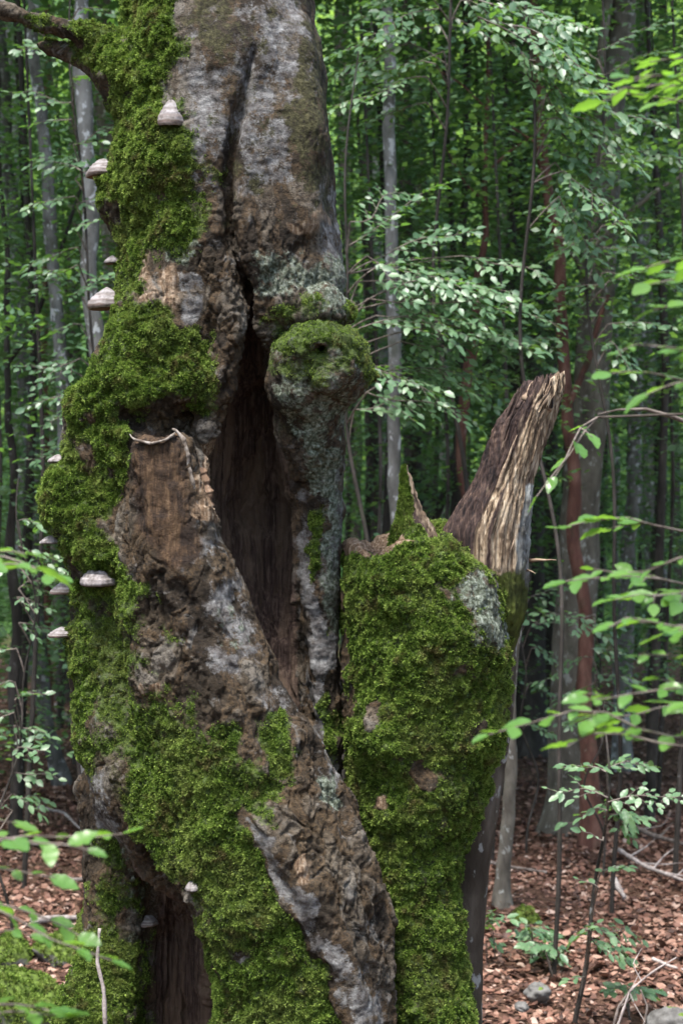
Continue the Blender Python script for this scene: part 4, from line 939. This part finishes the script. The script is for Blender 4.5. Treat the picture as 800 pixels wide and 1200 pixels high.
GLADE = mat_leaf('sunny_leaf', [(.25, (.05, .11, .02)), (.5, (.13, .25, .045)), (.78, (.26, .40, .09))], .5, .5, .4, (.32, .50, .08))  # lightest leaf tone, sunlight on the far foliage put into its colour
MIDS = [crown_mesh(90+k, 1.7, 5.2, 3900, .075, .6, 65, LEAF) for k in range(3)]
for k, (x, Yf, z0, lb) in enumerate([(28, 12.4, 3.0, 'leafy young beech left of the mossy limb'), (-20, 13.4, .8, 'leafy young beech at the left edge behind the forked stem'), (790, 12.6, 3.2, 'leafy young beech at the upper right edge'), (575, 13.2, 4.2, 'leafy young beech above the splintered spire'),
        (425, 13.4, 4.0, 'leafy young beech right of the upper trunk'), (770, 15.5, .9, 'leafy young beech low behind the right edge twigs'), (505, 14.2, 2.0, 'leafy young beech behind the sprays beside the burl'), (95, 14.5, 1.4, 'leafy young beech behind the left bracket fungi')]):
    b = P(x, 600, Yf); gzv = float(gz(b[0], b[1])); t = thing('understory_beech', lb, 'tree', (b[0], b[1], gzv-.03), 'leafy young beeches deep in the wood')
    pp = resample(np.array([(b[0], b[1], gzv-.03, .022), (b[0]+.15, b[1], gzv+3, .016), (b[0]-.1, b[1]+.1, gzv+8.5, .005)]), 30); V, Qs = tube_np(pp[:, :3], pp[:, 3], 7, .1); part('trunk', V, [Qs], B_DARK, t)
    c = link('crown', MIDS[k % 3], None, t); c.location = (0, 0, z0); c.rotation_euler = (0, 0, k*1.7); c['kind'] = 'stuff'
# the wood beyond, one mass
r = np.random.default_rng(5); pos, dr, nm = [], [], []
for k in range(3000):
    y = r.uniform(38, 62); c = np.array([r.uniform(-.40, .40)*y, y, 0]); c[2] = float(gz(c[0], y))+r.uniform(.2, 1)**1.2*20
    q = r.normal(size=(34, 3))*np.array([.8, .8, .14]); pos.append(c+q); an = r.uniform(0, 6.28, 34); dr.append(np.stack([np.cos(an), np.sin(an), r.uniform(-.5, .2, 34)], 1)); nm.append(np.array([0, -.4, 1])+r.normal(size=(34, 3))*.5)
V, Fa = leaves_np(np.concatenate(pos), np.concatenate(dr), np.concatenate(nm), .26*r.uniform(.6, 1.2, 3000*34), LEAF4)
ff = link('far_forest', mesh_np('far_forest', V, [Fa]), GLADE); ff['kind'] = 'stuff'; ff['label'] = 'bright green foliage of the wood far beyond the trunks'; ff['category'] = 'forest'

# more of the wood, added unseen around the viewer to leave only overhead light
pos, dr, nm = [], [], []
for k in range(620):
    an = r.uniform(R(36), R(324)); rr = r.uniform(9.5, 17); c = np.array([rr*math.sin(an), 4+rr*math.cos(an), r.uniform(.5, 11.5)])
    if k >= 620: yy = r.uniform(10.5, 26); c = np.array([r.uniform(-8, 8), yy, CAMZ+.3*yy+r.uniform(1.2, 4.5)])
    q = r.normal(size=(40, 3))*np.array([1.0, 1.0, .25]); pos.append(c+q); a2 = r.uniform(0, 6.28, 40); dr.append(np.stack([np.cos(a2), np.sin(a2), r.uniform(-.6, .2, 40)], 1)); nm.append(np.array([0, 0, 1])+r.normal(size=(40, 3))*.6)
V, Fa = leaves_np(np.concatenate(pos), np.concatenate(dr), np.concatenate(nm), .42*r.uniform(.6, 1.2, 620*40), LEAF4)
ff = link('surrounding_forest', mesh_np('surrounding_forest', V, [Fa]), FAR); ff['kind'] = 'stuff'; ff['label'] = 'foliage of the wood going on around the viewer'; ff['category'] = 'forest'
# ------------------------------------------------------------------ leafy saplings of the middle distance
def sapling(name, label, stem, Y, sprays, single=False, mat=LEAF, stem_mat=None, leaf=.06, group=None, **kw):
    leaf = leaf*1.12; p = [(*P(x, y, Y), w*Y/4000*(.36 if Y > 9.5 else .8)) for x, y, w in stem]; g = float(gz(p[-1][0], p[-1][1]))-.03
    if p[-1][2] > g: p.append((p[-1][0], p[-1][1], g, p[-1][3]*1.1))
    p = np.array(p); t = thing(name, label, 'sapling', tuple(p[-1][:3]), group); q = resample(p, 50); tt = np.linspace(0, 1, 50); q[:, 0] += .10*(np.sin(tt*7+Y*9)+.5*np.sin(tt*17+Y))*np.sin(np.pi*tt)*(Y > 9.5); q[:, 1] += .1*np.sin(tt*9+Y)*np.sin(np.pi*tt)
    V, Qs = tube_np(q[:, :3], q[:, 3], 9, .1, Y); part('stem', V, [Qs], stem_mat or B_DARK, t)
    for sp in sprays:
        x0, y0, x1, y1 = sp[:4]; d0, d1 = (sp[4], sp[5]) if len(sp) > 5 else (random.uniform(-.25, .1), random.uniform(-.3, .3))
        a = P(x0, y0, Y+d0); b = P(x1, y1, Y+d1); s = q[np.argmin(np.linalg.norm(q[:, :3]-a-np.array([0, 0, -.15]), axis=1))]
        far = np.linalg.norm(s[:3]-a) > .05
        add_branch(t, a, b, mat, single, from_pt=s[:3] if far else None, leaf=leaf, **kw)
    return t
sapling('beech_sapling', 'young beech with pale leaf sprays spread right of the burl', [(420, 60, 5), (412, 200, 8), (408, 400, 12), (407, 700, 15), (407, 1000, 18)], 10.2,
    [(405, 290, 520, 225), (430, 300, 570, 365), (420, 330, 600, 345), (420, 385, 640, 400), (425, 440, 610, 450), (430, 350, 655, 385), (450, 300, 560, 270), (420, 420, 520, 480), (415, 480, 520, 460), (500, 350, 640, 430), (540, 300, 640, 330), (440, 370, 560, 380), (470, 400, 600, 425), (430, 320, 520, 310), (480, 330, 620, 360), (520, 380, 650, 410), (430, 460, 560, 500), (410, 260, 480, 230), (470, 440, 590, 470)], leaf=.062)
sapling('beech_sapling', 'young beech whose sprays hang over the upper middle', [(540, -120, 8), (530, 0, 9), (528, 300, 12), (525, 700, 15)], 10.8,
    [(520, -20, 400, 30), (515, 30, 385, 70), (520, 60, 410, 110), (510, -30, 380, -5), (540, 0, 620, 50), (500, 90, 380, 140), (530, -30, 600, 10), (515, 10, 430, 45), (510, 75, 440, 95), (500, 120, 430, 150), (530, 20, 590, 60), (500, -10, 440, 10), (480, 50, 385, 100)], leaf=.062)
sapling('beech_sapling', 'young beech with a dense pale spray before the stout right trunk', [(600, -160, 9), (612, -20, 10), (625, 120, 10), (640, 400, 12), (648, 900, 15)], 10.0,
    [(590, -10, 680, 70), (600, 30, 720, 110), (620, 70, 740, 150), (610, 60, 690, 165), (640, 110, 745, 200), (645, 150, 715, 240), (650, 190, 705, 300), (560, 0, 640, 40), (640, 90, 700, 90), (655, 230, 700, 325), (560, 20, 610, 80), (600, 10, 700, 40), (620, 50, 700, 120), (640, 140, 700, 160), (640, 170, 735, 225), (600, 50, 650, 110), (650, 100, 720, 180), (660, 200, 740, 280)], leaf=.066, gap=.033)
sapling('beech_sapling', 'young beech with layered sprays right of the rusty red stem', [(700, -100, 7), (705, 100, 8), (712, 300, 10), (715, 700, 13), (716, 880, 14)], 11.4,
    [(705, 90, 800, 55), (712, 130, 800, 160), (700, 70, 660, 30), (700, 250, 625, 250), (700, 280, 630, 310), (705, 265, 770, 260), (705, 320, 790, 340), (710, 335, 640, 345), (712, 380, 790, 385), (715, 400, 740, 440), (700, 300, 640, 280), (705, 290, 780, 300), (700, 60, 780, 30), (705, 180, 800, 190), (710, 350, 640, 365), (712, 330, 800, 320)], leaf=.062)
sapling('beech_sapling', 'young beech behind the trunk with sprays below the mossy limb', [(88, -60, 5), (84, 100, 7), (96, 300, 9), (100, 600, 11), (102, 950, 14)], 11.0,
    [(84, 120, 10, 110), (85, 90, 130, 95), (86, 170, 140, 150), (88, 230, 20, 250), (90, 240, 140, 225), (92, 290, 30, 320), (92, 340, 125, 330), (95, 200, 40, 190), (95, 440, 20, 430), (96, 480, 50, 500), (98, 500, 60, 540), (90, 30, 30, 20), (92, 10, 150, 25), (95, 380, 60, 390), (84, 140, 30, 150), (88, 210, 130, 190), (90, 270, 110, 260), (90, 60, 20, 60), (92, 310, 50, 345), (94, 420, 40, 455), (96, 460, 30, 480), (97, 530, 30, 540)], leaf=.06)
sapling('beech_sapling', 'slight dark stemmed sapling at the left edge with low sprays', [(22, 560, 4), (24, 700, 6), (17, 860, 7), (14, 1000, 9)], 10.4,
    [(22, 640, 80, 690), (20, 660, -20, 680), (22, 690, 80, 675), (22, 730, 70, 745), (20, 760, -20, 765), (18, 820, 62, 812), (17, 835, -20, 850), (16, 880, 55, 880), (15, 930, 60, 945), (15, 950, -20, 940), (20, 700, 60, 715), (18, 800, -20, 810), (17, 850, 60, 865), (16, 905, 70, 915), (22, 610, 60, 625)], leaf=.055)
sapling('beech_sapling', 'slender young sapling standing in the leaf litter at the lower right', [(706, 820, 2), (712, 900, 4), (706, 990, 5), (697, 1060, 6), (688, 1120, 7), (672, 1195, 8)], 8.9,
    [(712, 935, 640, 925), (712, 940, 800, 935), (711, 950, 660, 965), (711, 955, 760, 960), (710, 905, 660, 900), (711, 900, 760, 895), (706, 985, 680, 975), (711, 930, 735, 985), (704, 1020, 735, 1018), (700, 1040, 675, 1030), (694, 1085, 745, 1105), (692, 1100, 735, 1130), (690, 1090, 675, 1100), (684, 1145, 665, 1150)], True, leaf=.055)
sapling('beech_sapling', 'small sapling with fresh sprays at the foot of the stout right beech', [(690, 720, 3), (698, 800, 5), (704, 900, 6), (706, 1005, 8)], 12.6,
    [(694, 770, 630, 800), (696, 790, 745, 800), (697, 800, 650, 830), (698, 820, 740, 835), (692, 760, 735, 770), (700, 845, 645, 850), (696, 720, 625, 735), (692, 740, 720, 730)], leaf=.06)
sapling('beech_sapling', 'shaded sapling with loose sprays behind the grey stem of the broken stub', [(618, 640, 3), (622, 760, 5), (618, 880, 7), (616, 960, 8)], 13.5,
    [(620, 720, 600, 700), (621, 735, 660, 730), (622, 760, 650, 770), (620, 800, 640, 815), (619, 850, 650, 865), (620, 700, 660, 690)], leaf=.06)
for x, y, n_, lb in [(575, 1090, 5, 'tiny beech seedling beside the foot of the broken stem'), (622, 1105, 4, 'tiny beech seedling right of the mossy stone'), (638, 1128, 4, 'tiny beech seedling in the open litter'), (569, 1118, 5, 'bright green seedling at the edge of the broken stem'), (735, 1178, 6, 'low seedling by the bare twigs at the lower right')]:
    Yq = 2.65/((y-600)/2000); Yq = min(Yq, 10.2)
    sapling('beech_seedling', lb, [(x, y-22, 1.2), (x+2, y, 2)], Yq, [(x, y-20, x+random.uniform(-24, -14), y-14), (x, y-18, x+random.uniform(14, 24), y-12), (x+1, y-12, x+random.uniform(-16, 16), y-2)], True, leaf=.06, rad=.002)

# ------------------------------------------------------------------ foreground saplings, leaf by leaf, out of focus
def near_sapling(label, stem, sprays):
    p = np.array([(*s[:3], s[3]) for s in stem]); t = thing('beech_sapling', label, 'sapling', tuple(p[-1][:3])); q = resample(p, 40)
    V, Qs = tube_np(q[:, :3], q[:, 3], 9, .1); part('stem', V, [Qs], B_BROWN, t)
    for (x0, y0, Y0, x1, y1, Y1, kw) in sprays:
        a, b = P(x0, y0, Y0), P(x1, y1, Y1); s = q[np.argmin(np.abs(q[:, 2]-(a[2]-.12)))]
        k = dict(leaf=.050, gap=.027, side=.36, lean=.10, sag=.05, rad=.0028); k.update(kw); add_branch(t, a, b, FRONT, True, from_pt=s[:3], from_r=.0042, **k)
near_sapling('out of focus young beech whose leafy twigs reach in from the right edge', [(1.10, 3.3, 4.6, .006), (1.08, 3.3, 3.2, .011), (1.12, 3.3, 1.5, .015), (1.1, 3.3, -.1, .018)],
    [(830, 85, 3.0, 705, 122, 3.0, {}), (840, 110, 3.1, 740, 95, 2.9, {}), (835, 300, 2.9, 748, 318, 2.9, {}), (835, 350, 3, 765, 365, 3, {}), (835, 410, 3, 725, 415, 2.9, {}), (835, 440, 3, 755, 465, 3, {}),
     (840, 497, 4.0, 700, 488, 3.9, dict(fill=0.0, side=.05, rad=.008)), (700, 489, 3.9, 628, 585, 3.7, dict(leaf=.055, side=.2, gap=.06)), (840, 620, 3.4, 655, 622, 3.3, dict(bare=.45)), (835, 655, 3, 735, 672, 3, {}), (840, 690, 3.3, 662, 684, 3.2, dict(bare=.4)),
     (835, 735, 3, 712, 738, 2.9, {}), (835, 775, 3, 748, 770, 3, {}), (840, 815, 3, 690, 822, 2.9, {}), (840, 850, 3.1, 572, 866, 2.9, dict(side=.16)), (840, 870, 3, 660, 880, 2.9, dict(side=.2)), (840, 70, 3.2, 760, 75, 3.1, {}), (840, 130, 3.2, 690, 112, 3.1, dict(side=.2)), (840, 330, 3.1, 760, 335, 3, {}), (840, 455, 3.2, 715, 440, 3.1, dict(side=.2)), (840, 700, 3.2, 720, 705, 3.1, {}), (840, 830, 3.2, 720, 842, 3.1, {}), (700, 489, 3.9, 650, 560, 3.8, dict(leaf=.055, side=.3, gap=.05))])
near_sapling('out of focus young beech whose leafy twigs reach in from the left edge', [(-1.02, 3.2, 3.6, .006), (-1.0, 3.2, 2.6, .010), (-1.04, 3.2, 1.2, .014), (-1.02, 3.2, -.1, .017)],
    [(-35, 662, 3.0, 45, 668, 3.0, dict(leaf=.07)), (-35, 650, 3.2, 70, 676, 3.1, dict(bare=.3)), (-40, 1000, 3.0, 148, 980, 2.9, dict(side=.14)), (-40, 1020, 3.0, 65, 1030, 3, dict(side=.2)), (-40, 1068, 2.9, 130, 1128, 2.85, dict(side=.14)), (-40, 1090, 3, 40, 1100, 3, {}), (-40, 1178, 2.9, 58, 1186, 2.9, {}), (-40, 960, 3.1, 20, 965, 3.1, {}), (-40, 985, 2.8, 110, 1000, 2.75, dict(side=.12)), (-40, 1050, 3.1, 95, 1100, 3.0, dict(side=.14)), (-40, 645, 2.9, 30, 650, 2.9, {}), (-40, 1195, 3, 80, 1192, 2.9, dict(side=.2))])

# ------------------------------------------------------------------ stones and fallen wood
def mat_stone(name, mosslo):
    s = NT(name); g = s.n.new('ShaderNodeNewGeometry'); z = s.n.new('ShaderNodeSeparateXYZ'); s.l(g.outputs['Normal'], z.inputs[0])
    n = s.noise(9, 7, .7); c = s.ramp(n, [(.35, (.05, .047, .044)), (.65, (.17, .165, .16))])
    m = s.ramp(s.noise(40, 4), [(.35, (.03, .045, .008)), (.65, (.10, .15, .025))])
    k = s.math('ADD', s.math('MULTIPLY', z.outputs[2], .6), s.math('MULTIPLY', s.noise(5, 5, .6), .8))
    return s.done(s.mix(s.ramp(k, [(mosslo, 0), (mosslo+.12, 1)]), c, m), .85, s.bump(n, .5, .02), .25)
STONE_M = mat_stone('mossy_stone', .42); STONE = mat_stone('bare_stone', .98)
def stone(label, px, py, rpx, sc, mat, mossy):
    Yq = 2.65/((py-600)/2000); C = P(px, py, Yq); r_ = rpx*Yq/2000; nu, nv = 40, 24
    a = np.linspace(0, 2*np.pi, nu, endpoint=False); b = np.linspace(.02, np.pi-.02, nv); A, B = np.meshgrid(a, b)
    D = np.stack([np.sin(B)*np.cos(A), np.sin(B)*np.sin(A), np.cos(B)], 2).reshape(-1, 3)
    w1, w2 = worley(D*1.3+px); V = D*(1+.22*fbm(D*1.4+px, 3)-.12*(w1-.5))[:, None]*r_*np.array(sc)+C
    i = np.arange(nv-1)[:, None]*nu; j = np.arange(nu)[None]; jn = (j+1) % nu; Qs = np.stack([i+j, i+nu+j, i+nu+jn, i+jn], 2).reshape(-1, 4)
    t = thing('stone', label, 'stone', tuple(C)); part('rock', V, [Qs], mat, t)
    if mossy:
        n_ = normals(V, Qs); wgt = np.clip(.5*n_[:, 2]+.45+.35*fbm(V*5, 3), 0, 1); pt, pn, pw = moss_points(V-np.array([0, 0, -.7]), Qs, n_, wgt, 5200); pt = pt-np.array([0, 0, .7])
        scatter('moss', pt, eulers(pn, rng.uniform(0, 6.28, len(pt)), .4), rng.uniform(1.4, 2.6, len(pt)), TUFTS, t)
stone('large mossy boulder with a pale bare patch in the lower left corner', 12, 1190, 58, (1, 1, .95), STONE_M, True)
stone('low mossy boulder half behind the root of the hollow tree', 82, 1118, 34, (1.2, 1, .7), STONE_M, True)
stone('mossy boulder behind the corner boulder at the left edge', 10, 1122, 26, (1.1, 1, .9), STONE_M, True)
stone('small round mossy stone by the small straight stem', 614, 1078, 15, (1, 1, .95), STONE_M, True)
stone('fist sized mossy grey stone in the litter', 630, 1163, 13, (1.2, 1, .8), STONE, False)
stone('pale grey stone in the lower right corner', 790, 1199, 26, (1.2, 1, .7), STONE, False)
stone('little dark stone near the foot of the broken stem', 611, 1180, 8, (1, 1, .8), STONE, False)
DEADW = mat_plain('dead_wood', [(.35, (.07, .055, .048)), (.65, (.24, .20, .18))], 20, .85, .4)
PALEW = mat_plain('bleached_dead_wood', [(.35, (.16, .13, .12)), (.65, (.42, .37, .35))], 24, .85, .4)
def fallen(name, label, path, w, mat, lift=.02, twigs=(), Y=None):
    pts = []
    for x, y in path:
        Yq = Y or 2.65/((y-600)/2000); c = P(x, y, Yq)
        if Y is None: c[2] = float(gz(c[0], c[1]))+lift+w*Yq/4000
        pts.append(c)
    t = thing(name, label, 'dead branch', tuple(pts[0])); q = resample(np.array(pts), 24); r_ = w*pts[0][1]/4000
    V, Qs = tube_np(q, np.linspace(r_, r_*.55, 24)*(1+.12*rng.normal(size=24)), 8, .2, path[0][0]); V, tc = cap(V, 8, 24); part('wood', V, [Qs, tc], mat, t)
    for (i0, dx, dy, dz) in twigs:
        a = q[i0]; b = a+np.array([dx, dy, dz]); m = (a+b)/2+rng.normal(size=3)*.03; V, Qs = tube_np(resample(np.array([a, m, b]), 12), np.linspace(r_*.5, .001, 12), 5); part('twig', V, [Qs], mat, t)
fallen('fallen_branch', 'short pale log on the litter above the left boulders', [(38, 1083), (65, 1078), (96, 1077)], 10, PALEW)
fallen('fallen_branch', 'pale stick between the left boulders', [(35, 1152), (55, 1160), (82, 1166)], 8, PALEW)
fallen('fallen_branch', 'dark stick lying left of the root leg', [(66, 1024), (85, 1027), (100, 1026)], 8, DEADW)
fallen('fallen_branch', 'long thin pale branch arching on the slope at the left', [(45, 950), (75, 958), (92, 972), (108, 986)], 4, PALEW, .06)
fallen('fallen_branch', 'dark log across the litter at the left edge', [(-10, 985), (25, 990), (70, 994)], 8, DEADW)
fallen('fallen_branch', 'thick dim branch beside the curved beech foot', [(66, 835), (80, 850), (95, 862)], 8, DEADW, .05)
fallen('fallen_branch', 'grey twiggy dead bough on the litter at the right', [(725, 1005), (755, 1020), (780, 1030), (810, 1042)], 6, PALEW, .06, [(4, .25, .3, .08), (8, .3, -.2, .05), (12, .25, .3, .12), (14, .3, -.25, .02), (18, .2, .2, .1)])
fallen('fallen_branch', 'dark fallen branch above the grey bough', [(735, 968), (765, 985), (805, 1000)], 7, DEADW, .05, [(6, .3, .2, .1), (14, .2, .4, .05)])
fallen('fallen_branch', 'short broken pale stick below the grey bough', [(718, 1030), (726, 1040), (731, 1048)], 8, PALEW)
fallen('fallen_branch', 'slim tan stick near the right edge', [(764, 1115), (785, 1122), (806, 1128)], 5, PALEW)
fallen('fallen_branch', 'thin dark stick behind the small straight stem', [(570, 1005), (600, 1012), (640, 1020)], 5, DEADW)
fallen('bare_twig', 'pale bare arching twig sprouting at the lower right', [(722, 1205), (738, 1160), (765, 1138), (792, 1122)], 3.5, PALEW, Y=8.6, twigs=[(5, .1, .1, .16), (9, .06, -.1, -.12), (13, .02, .1, .14)])
fallen('bare_twig', 'dark bare twig curving up in the lower right', [(715, 1215), (724, 1180), (742, 1155)], 4, DEADW, Y=8.7, twigs=[(12, .1, .1, .06)])
fallen('bare_twig', 'short dark upright twig beside the pale arching one', [(752, 1210), (758, 1180), (750, 1160)], 3, DEADW, Y=8.6)
fallen('dead_stick', 'thin bleached stick leaning against the root leg', [(124, 1215), (122, 1160), (114, 1128), (117, 1088)], 6, PALEW, Y=5.72)
print('branch leaves', NLEAF)
#--NEXT--
for o in list(bpy.data.objects):
    if '_w' in o: del o['_w']
